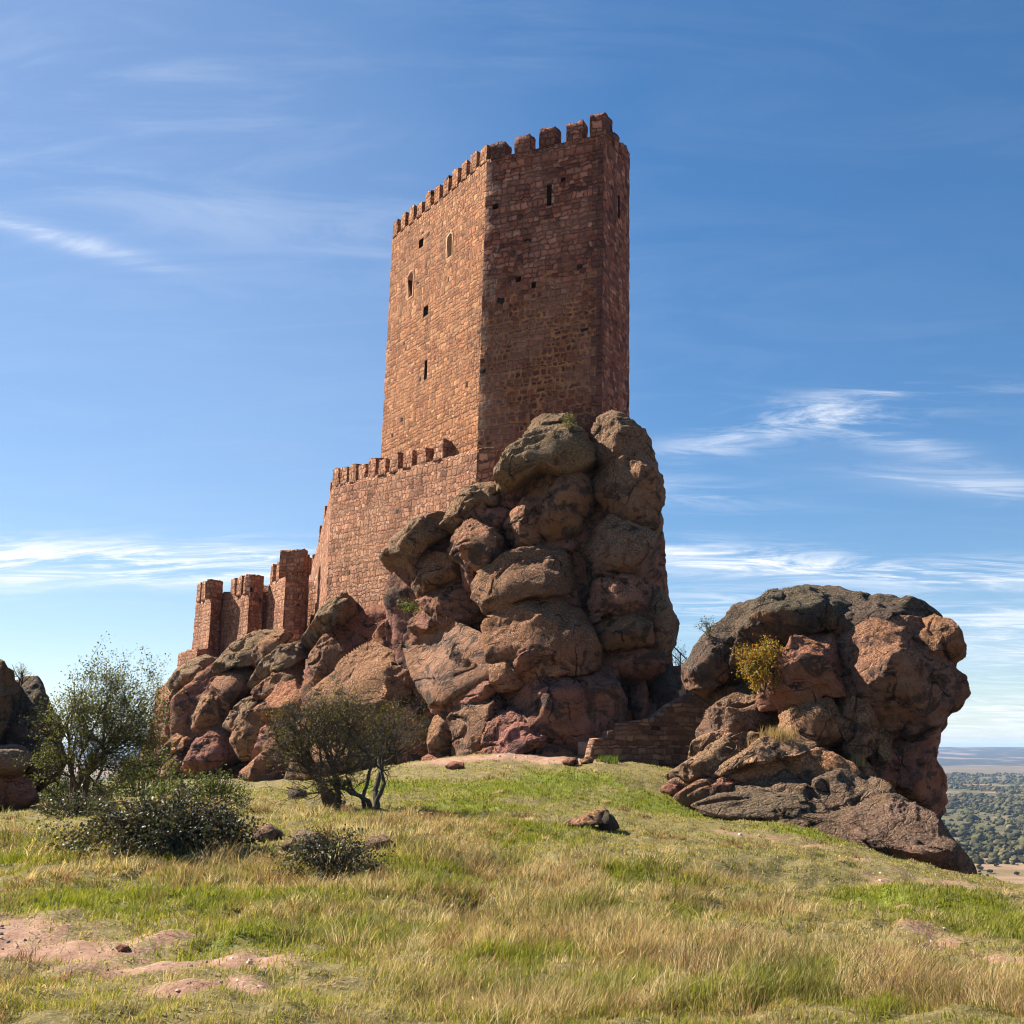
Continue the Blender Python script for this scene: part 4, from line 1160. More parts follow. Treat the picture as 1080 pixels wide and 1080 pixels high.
B([(265,690),(282,672),(296,665),(310,668),(296,682),(282,696),(270,703)], 1.8, T=1.0, tone=BRN, lich=0.28, lean=0.78, yaw=-.4, **LB)
B([(224,724),(234,709),(253,701),(272,703),(266,720),(256,735),(244,749),(232,746)], 1.2, T=.9, tone=BRN, lich=0.33, lean=0.51, yaw=-.4, **LB)
B([(200,755),(213,736),(229,728),(243,747),(237,767),(221,779),(208,776)], .8, T=.85, tone=BRN, lich=0.33, yaw=-.4, **LB)
B([(236,764),(247,747),(267,735),(287,732),(284,742),(262,755),(247,770)], .2, T=1.0, tone=GRY, lich=0.33, lean=0.71, yaw=-.4, **LB)
B([(246,779),(255,759),(273,746),(293,749),(284,779),(271,797),(256,800)], -.2, T=.85, tone=TAN, lich=.2, yaw=-.4, **LB)
B([(250,834),(257,814),(275,798),(297,784),(308,807),(296,826),(270,834)], -1.0, T=.85, tone=BRN, lich=0.33)
B([(300,830),(315,795),(340,780),(370,790),(385,815),(360,830)], -.4, T=.8, tone=BRN, lich=0.38)
B([(168,794),(183,777),(205,763),(219,774),(210,788),(188,794)], .1, T=.9, tone=TAN, lich=.05, lean=0.64)
B([(194,810),(206,787),(220,774),(252,767),(256,796),(238,810),(217,812),(199,817)], -.1, T=.8, tone=RED, lich=.0)
B([(177,720),(188,706),(214,692),(229,697),(216,714),(197,726),(183,729)], 1.8, T=1.1, tone=GRY, lich=0.43, lean=0.78, yaw=-.4, **LB)
B([(171,748),(183,730),(196,725),(199,745),(195,767),(180,779),(172,766)], 1.6, T=.9, tone=BRN, lich=0.28)
B([(194,732),(207,714),(227,704),(229,725),(207,743),(198,756)], 1.2, T=.9, tone=BRN, lich=0.33, yaw=-.4, **LB)
B([(146,803),(157,791),(172,794),(166,812),(150,816)], -.5, T=.9, tone=BRN, lich=0.33)
B([(166,816),(183,797),(201,794),(199,815),(184,823)], -.4, T=.9, tone=RED, lich=.05)
B([(120,822),(140,802),(160,800),(166,818),(146,830)], -.6, T=.9, tone=BRN, lich=0.28)
B([(226,740),(240,732),(256,738),(262,760),(240,770),(228,762)], 2.2, T=.9, tone=RED, lich=.05)
B([(200,782),(222,772),(244,752),(262,762),(256,790),(220,800)], 1.6, T=.7, tone=RED, lich=.0)
B([(262,812),(280,770),(300,745),(330,735),(345,760),(320,800),(290,820)], 1.4, T=.7, tone=RED, lich=.05)

# ---- the great rock on the right
rro = empty('rock_outcrop', at(860, 820, 42), 'big overhanging brown rock right of the crag, with grey slabs at its foot', 'rock')
def R(poly, D, **kw): return lump(rro, poly, D, grow=1.0, **kw)
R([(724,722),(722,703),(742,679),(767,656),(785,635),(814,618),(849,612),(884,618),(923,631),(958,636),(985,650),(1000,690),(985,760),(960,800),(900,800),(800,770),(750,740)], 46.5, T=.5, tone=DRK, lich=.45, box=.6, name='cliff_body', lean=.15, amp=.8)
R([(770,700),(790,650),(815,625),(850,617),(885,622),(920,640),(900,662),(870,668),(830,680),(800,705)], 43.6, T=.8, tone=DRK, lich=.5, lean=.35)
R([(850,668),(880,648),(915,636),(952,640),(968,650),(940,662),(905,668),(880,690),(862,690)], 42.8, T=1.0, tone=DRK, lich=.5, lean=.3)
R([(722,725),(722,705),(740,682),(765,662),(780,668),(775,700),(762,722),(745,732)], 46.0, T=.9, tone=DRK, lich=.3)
R([(886,675),(892,660),(912,649),(947,646),(975,648),(992,660),(1002,690),(1005,712),(1000,740),(988,762),(960,775),(930,780),(905,760),(890,735),(884,700)], 41.2, T=.62, tone=BRN, lich=0.26, box=.58, yaw=.12)
R([(950,662),(965,650),(985,649),(1003,655),(1013,668),(1016,688),(1007,702),(985,700),(962,690)], 41.4, T=.8, tone=BRN, lich=0.38, bed=1.0, bdip=(.05,0,1))
R([(985,722),(990,710),(1006,704),(1018,716),(1022,731),(1012,746),(990,760),(980,745)], 41.6, T=.9, tone=BRN, lich=0.28)
R([(920,775),(945,760),(985,752),(988,775),(986,800),(995,823),(994,852),(986,864),(955,850),(925,835),(905,800)], 42.2, T=.7, tone=RED, lich=.1, bed=1.0, bdip=(0,0,1))
R([(925,765),(950,748),(986,745),(990,762),(980,775),(950,780)], 41.2, T=.8, tone=BRN, lich=0.28, bed=1.3, bdip=(0,0,1))
R([(900,800),(918,775),(940,782),(955,810),(960,845),(930,835),(905,825)], 41.5, T=.8, tone=RED, lich=.05)
R([(794,732),(820,700),(838,674),(863,664),(884,668),(884,696),(894,712),(890,733),(858,735),(826,748),(803,747)], 41.0, T=.6, tone=RED, lich=.15, yaw=-.1, lean=.2, bed=1.4, bdip=(-.3,0,1))
R([(820,750),(834,734),(870,730),(890,756),(893,777),(890,793),(863,790),(824,772)], 40.2, T=.7, tone=BRN, lich=0.53)
R([(870,737),(898,729),(917,744),(925,766),(921,792),(906,806),(891,795),(888,765)], 40.4, T=.75, tone=BRN, lich=0.43)
R([(906,790),(925,760),(940,775),(938,800),(915,815)], 40.8, T=.8, tone=GRY, lich=0.48)
R([(890,800),(905,792),(925,820),(926,838),(905,828)], 39.8, T=.9, tone=TAN, lich=.1)
R([(733,772),(748,750),(770,736),(790,727),(803,738),(816,752),(818,768),(796,776),(768,780),(742,786)], 43.5, T=.75, tone=GRY, lich=0.48, lean=.3, bdip=(-.5,0,.9))
R([(726,800),(733,782),(768,770),(800,768),(822,770),(810,785),(770,808),(740,815)], 43.0, T=.7, tone=GRY, lich=0.53, lean=.3, bdip=(-.5,0,.9))
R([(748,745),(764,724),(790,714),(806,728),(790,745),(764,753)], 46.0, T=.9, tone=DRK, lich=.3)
R([(862,802),(880,782),(905,785),(915,800),(900,815),(872,815)], 41.6, T=.7, tone=BRN, lich=.3)
# slabs dipping to the left at its foot
R([(694,820),(726,802),(757,784),(795,771),(812,770),(800,785),(771,800),(745,818),(715,826)], 40.6, T=.9, tone=GRY, lich=0.53, lean=.5, bdip=(-.5,-.2,.85))
R([(738,822),(765,803),(800,786),(835,773),(859,774),(867,784),(851,793),(821,799),(790,808),(755,826)], 39.4, T=.9, tone=GRY, lich=0.68, lean=.45, bdip=(-.4,-.2,.9))
R([(752,826),(775,816),(821,800),(863,792),(900,806),(904,818),(870,818),(831,821),(803,828),(760,836)], 39.2, T=.9, tone=BRN, lich=0.43, lean=.4, bdip=(-.2,0,1))
R([(748,838),(756,822),(770,817),(778,826),(770,836)], 39.0, T=.9, tone=RED, lich=.1)
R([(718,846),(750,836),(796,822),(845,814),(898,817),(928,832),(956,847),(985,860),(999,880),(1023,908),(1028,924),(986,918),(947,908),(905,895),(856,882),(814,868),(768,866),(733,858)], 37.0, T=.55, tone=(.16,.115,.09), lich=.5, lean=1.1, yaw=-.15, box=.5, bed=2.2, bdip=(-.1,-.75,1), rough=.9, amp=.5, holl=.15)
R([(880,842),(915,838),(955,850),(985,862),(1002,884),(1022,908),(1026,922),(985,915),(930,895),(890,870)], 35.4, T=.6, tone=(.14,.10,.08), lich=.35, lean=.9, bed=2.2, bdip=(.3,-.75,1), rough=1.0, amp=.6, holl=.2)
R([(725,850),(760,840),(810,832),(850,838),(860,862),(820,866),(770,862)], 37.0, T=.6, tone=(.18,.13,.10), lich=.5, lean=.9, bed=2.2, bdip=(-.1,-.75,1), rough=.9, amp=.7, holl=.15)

R([(712,840),(740,824),(790,820),(845,812),(850,840),(790,852),(730,850)], 39.4, T=.8, tone=BRN, lich=0.38, lean=.5, bed=1.5)
R([(700,826),(725,815),(760,806),(775,822),(740,832),(710,834)], 40.8, T=.8, tone=GRY, lich=0.38, lean=.5)
# ---- rock at the left edge
lro = empty('rock_outcrop', at(5, 840, 31), 'dark shaded rock cut by the left edge, behind the tall shrub tree', 'rock')
def L_(poly, D, **kw): return lump(lro, poly, D, **kw)
L_([(-70,845),(-70,720),(-30,702),(0,704),(12,716),(15,742),(9,760),(0,780),(-10,845)], 31.5, T=.7, tone=GRY, lich=0.38)
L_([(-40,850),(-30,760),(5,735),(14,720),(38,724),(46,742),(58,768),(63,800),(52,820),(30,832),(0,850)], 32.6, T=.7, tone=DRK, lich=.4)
L_([(-50,800),(-20,788),(20,785),(30,800),(20,815),(-40,820)], 29.8, T=.8, tone=GRY, lich=0.28, bed=1.2)
L_([(-60,850),(-50,820),(0,815),(30,825),(36,845),(0,856)], 30.2, T=.8, tone=RED, lich=.05, bed=1.2)

# ---- loose stones on the grass
def stone(poly, D, label, tone=BRN, lich=0.38, **kw):
    P = np.array(poly, float)
    c = at(*P.mean(0), D)
    e = None
    o = lump(None, poly, D, tone=tone, lich=lich, name=kw.pop('name', 'stone'), sub=kw.pop('sub', 4), **kw)
    set_props(o, label, 'stone')
    return o
def D_at(px, py): return ground_at(px, py)[1]
D0 = D_at(622, 872)
fs = empty('fallen_slab', at(622, 870, D0), 'tilted flat slab with a broken dark chunk, lying alone on the grass in mid-slope', 'stone')
lump(fs, [(591,870),(606,864),(625,858),(637,855),(641,860),(636,867),(620,869),(600,873)], D0, T=1.6, tone=BRN, lich=0.38, name='slab', sub=4, lean=.6)
lump(fs, [(631,866),(638,857),(646,862),(653,873),(646,876),(634,875)], D0 - .1, T=.9, tone=DRK, lich=.2, name='chunk', sub=4)
stone([(697,832),(704,828),(714,829),(719,834),(715,840),(700,839)], D_at(708, 839), 'small pinkish stone on the grass below the left tip of the grey slabs', RED, .1, T=1.0)
stone([(299,910),(302,892),(316,880),(334,880),(347,890),(343,912),(320,918)], D_at(325, 905) + .3, 'grey boulder half buried in the small bramble', GRY, .5, T=.9, sub=5)
stone([(385,893),(391,884),(404,882),(415,890),(416,898),(400,902),(388,900)], D_at(400, 896), 'pale flat stone in the dry grass just right of the small bramble', GRY, .3, T=.9)
stone([(268,886),(271,876),(284,870),(297,879),(294,890)], D_at(282, 886), 'pale rounded stone between the two brambles', GRY, .3, T=.9)
stone([(592,803),(600,799),(608,800),(610,806),(598,807)], D_at(600, 807), 'flat stone on the bare pink soil in front of the crag', RED, .1, T=1.2)
stone([(612,802),(620,798),(626,801),(624,806),(614,806)], D_at(618, 806), 'small stone at the lower end of the stair wall', TAN, .1, T=1.2)
stone([(470,808),(478,803),(488,805),(490,811),(474,812)], D_at(480, 812), 'low stone at the foot of the sunlit crag slab', RED, .1, T=1.2)
stone([(303,836),(312,832),(322,834),(324,841),(306,842)], D_at(313, 842), 'dark stone in the dry grass left of the multi-stemmed tree', DRK, .3, T=1.1)
stone([(340,840),(352,837),(360,841),(356,846),(343,846)], D_at(350, 846), 'small dark stone at the foot of the multi-stemmed tree', DRK, .3, T=1.1)
stone([(122,1000),(127,997),(135,998),(137,1003),(128,1005)], D_at(130, 1004), 'small reddish stone on the bare soil near the lower left corner', RED, .0, T=1.0)
SKY_SAT, SKY_HUE, SKY_VAL, SKY_STR, SKY_GAM, EXPO, HAZE = 1.42, 0.502, 1.12, 0.061, 0.8, 1.5, 0.00007
SKY_TINT = (0.98, 0.98, 1.0)
SUN = 5.0
CLOUD = (6.4, 6.6, 7.0)
DENOISE = True
# ------------------------------------------------------------------ trees and shrubs
M['bark'] = make_plain('dark_bark', (0.055,0.042,0.034), (0.10,0.078,0.062), 18, .02)
M['leaf'] = make_leaf('matt_leaf', .6, .25, .35)
M['leaf_gloss'] = make_leaf('glossy_leaf', .55, .3, .25)
M['leaf_far'] = make_leaf('far_leaf', .8, .1, .15)

def tubes(paths, sides=6):
    """paths: list of (points (n,3), radii (n,)) -> verts, quads"""
    VV, QQ, off = [], [], 0
    for P, r in paths:
        n = len(P)
        k = sides if r[0] > .02 else 4 if r[0] > .007 else 3
        d = np.gradient(P, axis=0); d /= np.linalg.norm(d, axis=1)[:, None] + 1e-9
        ref = np.array([.31, .17, .93]) if abs(d[0] @ np.array([.31, .17, .93])) < .9 else np.array([1., 0, 0])
        x = np.cross(d, ref); x /= np.linalg.norm(x, axis=1)[:, None] + 1e-9
        y = np.cross(d, x)
        an = np.linspace(0, 2 * math.pi, k + 1)[:-1]
        ring = P[:, None] + (np.cos(an)[None, :, None] * x[:, None] + np.sin(an)[None, :, None] * y[:, None]) * r[:, None, None]
        VV.append(ring.reshape(-1, 3))
        i, j = np.meshgrid(np.arange(n - 1), np.arange(k), indexing='ij')
        a, b_ = i * k + j, i * k + (j + 1) % k
        QQ.append(np.stack([a, b_, b_ + k, a + k], -1).reshape(-1, 4) + off)
        off += n * k
    return np.concatenate(VV), np.concatenate(QQ)

def leaf_mesh(pts, size, tones, r, droop=0.0, aspect=.55, fold=True):
    n = len(pts)
    a = r.normal(size=(n, 3)); a[:, 2] -= droop; a /= np.linalg.norm(a, axis=1)[:, None]
    q = r.normal(size=(n, 3)); w = np.cross(a, q); w /= np.linalg.norm(w, axis=1)[:, None]
    s = (size * r.uniform(.55, 1.35, n))[:, None]
    nrm = np.cross(a, w) * s * .15
    V = np.stack([pts, pts + a * s * .5 + w * s * aspect * .5 + nrm, pts + a * s, pts + a * s * .5 - w * s * aspect * .5 + nrm], 1).reshape(-1, 3)
    b4 = np.arange(n) * 4
    T3 = np.concatenate([np.stack([b4, b4 + 1, b4 + 2], -1), np.stack([b4, b4 + 2, b4 + 3], -1)])
    t = np.array(tones, float)[r.integers(0, len(tones), n)] * r.uniform(.7, 1.3, (n, 1))
    return V, T3, np.repeat(t, 4, 0)

def grow_tree(starts, r, ratio=.72, levels=4, kids=(5, 5, 4, 4), wander=.22, up=.12, env=None, spread=(.5, 1.0), seg=.16, ulo=.35):
    paths, tips = [], []
    def grow(p, d, L, rad, lev):
        n = max(3, int(L / seg))
        P = [np.array(p, float)]; d = np.array(d, float)
        st = L / n
        for i in range(n):
            d = d + r.normal(size=3) * wander + np.array([0, 0, up])
            d /= np.linalg.norm(d)
            q = P[-1] + d * st
            if env is not None and i > 0 and not env(q) : break
            P.append(q)
        P = np.array(P)
        if len(P) < 2: return
        t = np.linspace(0, 1, len(P))
        R = rad * (1 - .62 * t)
        paths.append((P, R))
        if lev >= levels - 2: tips.append((P, lev))
        if lev < levels:
            for _ in range(kids[lev]):
                u = r.uniform(.28, 1.0) if lev else r.uniform(ulo, 1.0)
                i = min(len(P) - 1, int(u * (len(P) - 1)))
                dd = P[min(i + 1, len(P) - 1)] - P[max(i - 1, 0)]; dd /= np.linalg.norm(dd) + 1e-9
                side = np.cross(dd, r.normal(size=3)); side /= np.linalg.norm(side) + 1e-9
                an = r.uniform(*spread)
                nd = dd * math.cos(an) + side * math.sin(an)
                grow(P[i], nd, L * ratio * r.uniform(.65, 1.15), max(R[i] * r.uniform(.45, .7), .0028), lev + 1)
    for (p, d, L, rad) in starts: grow(p, d, L, rad, 0)
    return paths, tips

def leaf_points(tips, n, r, jit=.07, lev_min=0):
    seg = np.concatenate([P[1:] for P, l in tips])
    idx = r.integers(0, len(seg), n)
    return seg[idx] + r.normal(size=(n, 3)) * jit

def make_tree(name, starts, seed, label, cat, n_leaf, size, tones, mat='leaf', env=None, group=None, jit=.07, leafy=None, **kw):
    r = np.random.default_rng(seed)
    paths, tips = grow_tree(starts, r, env=env, **kw)
    base = starts[0][0]
    t = empty(name, base, label, cat, group)
    V, Q = tubes(paths); mesh_obj('trunk', V, [Q], M['bark'], t)
    pts = leaf_points(tips, n_leaf, r, jit)
    if leafy is not None: pts = pts[leafy(pts, r)]
    V, T3, c = leaf_mesh(pts, size, tones, r)
    mesh_obj('crown', V, [T3], M[mat], t, smooth=False, attrs={'tone': c})
    return t

def ell_env(c, rad, r=.25, sd=0):
    c, rad = np.array(c), np.array(rad)
    def f(q):
        v = (q - c) / rad
        k = 1 + r * pnoise((q * 1.3 + sd)[None])[0] * 2
        return (v @ v) < k * k or q[2] < c[2] - rad[2] * .55
    return f

# tall airy shrub tree at the left
g = ground_at(85, 846, 20, 30); D = 27.0
g = at(84, 845, D); g[2] = hz1(g[0], g[1])
cc = at(102, 745, D)
st_ = []
r0 = np.random.default_rng(5)
for i in range(8):
    st_.append((g + r0.normal(size=3) * (.16, .16, 0), (r0.normal() * .42 + .10, r0.normal() * .3, 1), 2.9 * r0.uniform(.75, 1.15), .055 * r0.uniform(.6, 1.1)))
make_tree('shrub_tree', st_, 21, 'tall airy green shrub tree beside the dark rock at the left edge', 'tree', 22000, .052,
          [(.095,.098,.026), (.135,.13,.035), (.065,.072,.02), (.18,.155,.045)], env=ell_env(cc, (1.75, 1.6, 2.15), .3, 3), kids=(8, 6, 4, 3), levels=3, ratio=.6, wander=.2, up=.07, spread=(.4, 1.0))
# multi-stemmed thorn tree in the middle
D = 29.8
ga, gb = at(352, 852, D), at(388, 858, D - .3)
for q in (ga, gb): q[2] = hz1(q[0], q[1]) - .05
st_ = []
for bs, angs in ((ga, (-.55, -.3, -.05, .15, .35)), (gb, (-.1, .2, .42, .6))):
    for a_ in angs:
        st_.append((bs + np.array([a_ * .35, r0.normal() * .1, 0]), (a_ * 1.05, r0.normal() * .3, 1), 2.5 * r0.uniform(.8, 1.15), .085 * r0.uniform(.6, 1.05)))
cc = at(368, 786, D)
make_tree('thorn_tree', st_, 33, 'multi-stemmed thorny tree with dark trunks and thin brownish olive leaves in front of the crag', 'tree', 13500, .046,
          [(.13,.105,.028), (.10,.08,.025), (.18,.135,.03), (.12,.072,.035), (.19,.17,.035), (.08,.06,.03)], env=ell_env(cc, (2.45, 2.0, 1.5), .5, 9), kids=(9, 8, 5, 3), levels=3, ratio=.6, wander=.25, up=.07, spread=(.4, 1.1), ulo=.5, leafy=lambda P, r: P[:, 2] > ga[2] + .78 + r.normal(size=len(P)) * .25)

def bush(name, c, rad, seed, label, n_leaf, size, tones, mat, canes=60, group=None, cat='bush', shell=.45, lump_=.35):
    """low shrub: arching stems and leaves crowding the outside of an uneven dome"""
    r = np.random.default_rng(seed)
    c = np.array(c, float); rad = np.array(rad, float)
    t = empty(name, c, label, cat, group)
    paths = []
    for i in range(canes):
        th = r.uniform(0, 2 * math.pi); e = r.uniform(.15, 1)
        end = c + rad * np.array([math.cos(th) * e, math.sin(th) * e, (1 - e ** 2) ** .5 * .9 + r.uniform(0, .28)])
        s = c + rad * np.array([math.cos(th) * e * .3, math.sin(th) * e * .3, -.05]) + r.normal(size=3) * (.05, .05, 0)
        u = np.linspace(0, 1, 9)[:, None]
        P = s * (1 - u) + end * u + np.array([0, 0, 1.0]) * (np.sin(u * math.pi) * .22 * rad[2]) + r.normal(size=(9, 3)) * .02 * rad[0]
        P[:, 2] = np.maximum(P[:, 2], c[2] - .04)
        paths.append((P, np.linspace(.012, .004, 9) * min(1.5, rad[0] + .2)))
    V, Q = tubes(paths, 4); mesh_obj('stems', V, [Q], M['bark'], t)
    d = r.normal(size=(n_leaf, 3)); d[:, 2] = np.abs(d[:, 2]) * .95 - .12; d /= np.linalg.norm(d, axis=1)[:, None]
    k = 1 + lump_ * (fbm(d * 1.9 + seed, 3) * 1.7 + fbm(d * 5 + seed * 2, 2) * .9)
    rad_k = 1 - shell * r.random(n_leaf) ** 1.6
    pts = c + d * rad * (k * rad_k)[:, None] + r.normal(size=(n_leaf, 3)) * size * 1.3
    # gaps between the leaf masses
    keep = (pnoise(pts * 2.4 / rad.mean() + seed) + .35 > r.random(n_leaf) * .55) & (pts[:, 2] > c[2] - .05)
    pts = pts[keep]
    V, T3, col = leaf_mesh(pts, size, tones, r, droop=.2, aspect=.75)
    mesh_obj('foliage', V, [T3], M[mat], t, smooth=False, attrs={'tone': col})
    return t
def gnd(px, py, D):
    if D > 40:
        q = at(px, py, D); q[2] = hz1(q[0], q[1]); return q
    q = ground_at(px, py); print('bush', px, py, D, round(q[1], 1)); return q
BR = [(.040,.046,.022), (.06,.066,.032), (.10,.10,.055), (.03,.034,.018), (.13,.085,.05), (.07,.07,.038), (.11,.075,.045), (.085,.06,.04)]
bush('bramble_bush', gnd(172, 895, 20.3), (1.3, .95, .74), 61, 'wide dark bramble bush with dry brown grass at its foot, left foreground', 15000, .055, BR, 'leaf_gloss', 90)
bush('bramble_bush', gnd(228, 890, 20.6), (.6, .55, .55), 68, 'dark thin-stemmed bramble end on the right side of the wide bramble bush', 3400, .05, BR + [(.10,.06,.03)], 'leaf_gloss', 50)
bush('bramble_bush', gnd(345, 922, 17.6), (.72, .5, .58), 62, 'small dark bramble growing over a half-buried grey boulder', 4600, .045, BR, 'leaf_gloss', 50)
bush('bramble_bush', gnd(85, 858, 23.5), (.8, .6, .36), 67, 'low dark bramble at the foot of the tall airy shrub tree', 4200, .05, BR, 'leaf_gloss', 40)
GB = [(.085,.105,.024), (.12,.135,.03), (.06,.075,.02), (.15,.14,.04)]
bush('green_shrub', gnd(226, 850, 25.5), (.85, .8, .9), 63, 'light olive green shrub rising just behind the wide dark bramble', 7000, .05, GB, 'leaf', 60)
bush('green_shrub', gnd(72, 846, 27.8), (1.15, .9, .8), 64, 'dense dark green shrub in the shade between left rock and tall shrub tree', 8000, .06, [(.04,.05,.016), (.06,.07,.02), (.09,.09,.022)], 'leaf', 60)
bush('green_shrub', gnd(150, 826, 50), (1.6, 1.3, 2.1), 65, 'olive shrub at the far left foot of the crag, seen behind the shrub tree', 6000, .10, GB, 'leaf', 40)
bush('green_shrub', gnd(186, 826, 46), (1.1, 1.0, .8), 66, 'low olive shrub under the left end of the crag', 3000, .09, GB, 'leaf', 30)
# autumn shrub on the right-hand rock
D = 40.6
o_ = at(806, 728, D)
r1 = np.random.default_rng(8)
st_ = [(o_ + r1.normal(size=3) * .06, (dx_, -.25, 1), 1.25 * r1.uniform(.8, 1.2), .03) for dx_ in (-.85, -.5, -.2, .05, .3, -.65)]
make_tree('autumn_shrub', st_, 44, 'shrub with orange and yellow autumn leaves growing on the right-hand rock', 'shrub', 5200, .085,
          [(.36,.17,.025), (.40,.25,.04), (.22,.18,.03), (.28,.11,.02), (.15,.15,.028)], env=ell_env(at(798, 688, D), (1.3, .9, 1.35), .35, 5), kids=(6, 5, 3), levels=2, ratio=.6, jit=.10, up=.05)
def twigs(px, py, D, w, h, seed, label, n_leaf, tones, size=.06, n=7, name='shrub', cat='shrub'):
    b0 = at(px, py, D); r = np.random.default_rng(seed)
    st = [(b0 + r.normal(size=3) * .05, (r.normal() * .5 * w / h, r.normal() * .4, 1), h * r.uniform(.6, 1), .014) for _ in range(n)]
    return make_tree(name, st, seed, label, cat, n_leaf, size, tones, kids=(5, 4, 3), levels=2, ratio=.5, jit=.05, up=.06)
twigs(716, 712, 59, 1.2, 1.7, 71, 'thin half-bare shrub behind the handrail at the head of the stairs', 500, GB)
twigs(748, 672, 45.5, .6, .9, 72, 'spindly twiggy shrub on the left shoulder of the right-hand rock', 260, GB)
twigs(432, 652, 54.4, .9, 1.0, 73, 'small green shrub rooted at the foot of the curtain wall above the sunlit slab', 700, [(.10,.11,.02), (.17,.16,.03)], .08)
twigs(597, 455, 53.6, .9, .9, 74, 'yellowish dry herb tuft on top of the crag against the keep', 650, [(.20,.17,.06), (.13,.12,.035), (.26,.21,.09)], .07)
twigs(22, 722, 31.8, .7, .6, 75, 'pale dry weed on top of the left edge rock', 240, [(.25,.20,.10), (.18,.15,.07)], .04)
twigs(874, 664, 41.5, .4, .45, 76, 'tiny orange weed in the cleft on top of the right-hand rock', 150, [(.3,.15,.03)], .06)

def tuft(px, py, D, w, h, seed, label, n=260, tone=((.40,.30,.13), (.28,.20,.09)), on=None):
    r = np.random.default_rng(seed)
    b0 = at(px, py, D)
    base = b0 + np.clip(r.normal(size=(n, 3)), -1.7, 1.7) * (w * .4, w * .35, .0)
    base[:, 2] -= .16 + .05 * r.random(n); h = h + .12
    a_ = r.uniform(0, 2 * math.pi, n); hh = h * r.uniform(.5, 1.1, n); ln = np.abs(r.normal(size=n)) * .4 * hh
    wd = .011 * (D / 40)
    off_ = np.stack([np.cos(a_ + 1.57), np.sin(a_ + 1.57), 0 * a_], -1) * wd
    mid = base + np.stack([np.cos(a_) * ln * .35, np.sin(a_) * ln * .35, hh * .6], -1)
    tip = base + np.stack([np.cos(a_) * ln, np.sin(a_) * ln, hh], -1)
    V = np.stack([base - off_, base + off_, mid - off_ * .7, mid + off_ * .7, tip], 1).reshape(-1, 3)
    b5 = np.arange(n) * 5
    t = r.random((n, 1)); col = np.array(tone[0]) * t + np.array(tone[1]) * (1 - t)
    o = mesh_obj('grass_tuft', V, [np.stack([b5, b5 + 1, b5 + 3, b5 + 2], -1), np.stack([b5 + 2, b5 + 3, b5 + 4], -1)], M['straw'], smooth=False, attrs={'tone': np.repeat(col, 5, 0)})
    set_props(o, label, 'grass')
tuft(822, 776, 39.2, .9, .42, 81, 'yellow dry grass tuft growing on top of the grey slab', 420)
tuft(800, 784, 39.6, .5, .3, 82, 'sparse dry grass on the left part of the grey slab top', 150)
tuft(742, 806, 42.0, .5, .5, 83, 'brownish dry grass tuft between the stair wall and the slabs', 220, ((.34,.22,.10), (.22,.14,.06)))
tuft(640, 803, 46.6, .6, .34, 84, 'bright green grass clump at the foot of the stair wall', 260, ((.13,.19,.02), (.09,.13,.015)))
tuft(905, 802, 39.0, .3, .35, 85, 'wisp of dry grass in the joint under the big overhang', 90)
tuft(17, 1006, 10.0, .12, .07, 87, 'small dark green tuft alone on the bare soil near the left edge', 160, ((.05,.07,.015), (.03,.045,.01)))

# ------------------------------------------------------------------ the plain: single oaks near, wood beyond
def crown_lumps(r, R, H, n):
    S, Fc = ICO[2]
    VV, FF, off = [], [], 0
    for i in range(n):
        th = r.uniform(0, 2 * math.pi); e = r.random() ** .6
        c = np.array([math.cos(th) * R * e * .7, math.sin(th) * R * e * .7, H * (.35 + .4 * r.random() * (1 - e * .4))])
        s = R * r.uniform(.28, .5)
        V = S * (s, s, s * .8) * (1 + .5 * pnoise(S * 2.2 + r.uniform(0, 99)))[:, None] + c
        VV.append(V); FF.append(Fc + off); off += len(V)
    return np.concatenate(VV), np.concatenate(FF)
OAK = [(.034,.036,.016), (.046,.046,.02), (.062,.056,.025), (.09,.07,.03)]
def oak_proto(seed, R, H):
    r = np.random.default_rng(seed)
    t = empty('holm_oak', (0, 0, 0))
    V, Fc = crown_lumps(r, R, H, 12)
    n = 2600
    tri = V[Fc[r.integers(0, len(Fc), n)]]; wv = r.dirichlet((1, 1, 1), n)
    pts = (tri * wv[..., None]).sum(1) + r.normal(size=(n, 3)) * R * .05
    LV, LT, c = leaf_mesh(pts, R * .16, OAK, r, aspect=.8)
    cr = mesh_obj('crown', np.concatenate([V * .93, LV]), [np.concatenate([Fc, LT + len(V)])], M['leaf_far'], t, smooth=False,
                  attrs={'tone': np.concatenate([np.tile(np.array(OAK[0]) * .9, (len(V), 1)), c])})
    P = np.array([(0, 0, -.6), (.1, 0, H * .25), (0, .1, H * .5)]); V, Q = tubes([(P, np.array([R * .09, R * .07, R * .05]))], 6)
    mesh_obj('trunk', V, [Q], M['bark'], t)
    return t
protos = [oak_proto(900 + i, 3.0, 4.6 + .5 * i) for i in range(3)]
spots = []
r2 = np.random.default_rng(77)
spots.append((at(1008, 905, 470), 2.3)); spots.append((at(1027, 912, 455), 1.6)); spots.append((at(990, 893, 520), 1.6))
while len(spots) < 260:
    y = 330 + 600 * r2.random() ** 1.1
    px = r2.uniform(940, 1150)
    p = at(px, 800, y)
    if pnoise(np.array([[p[0] * .012, p[1] * .012, 3.3]]))[0] < r2.normal() * .3 - .12: continue
    spots.append((p, r2.uniform(.25, .6) if r2.random() < .7 else r2.uniform(.6, 1.2)))
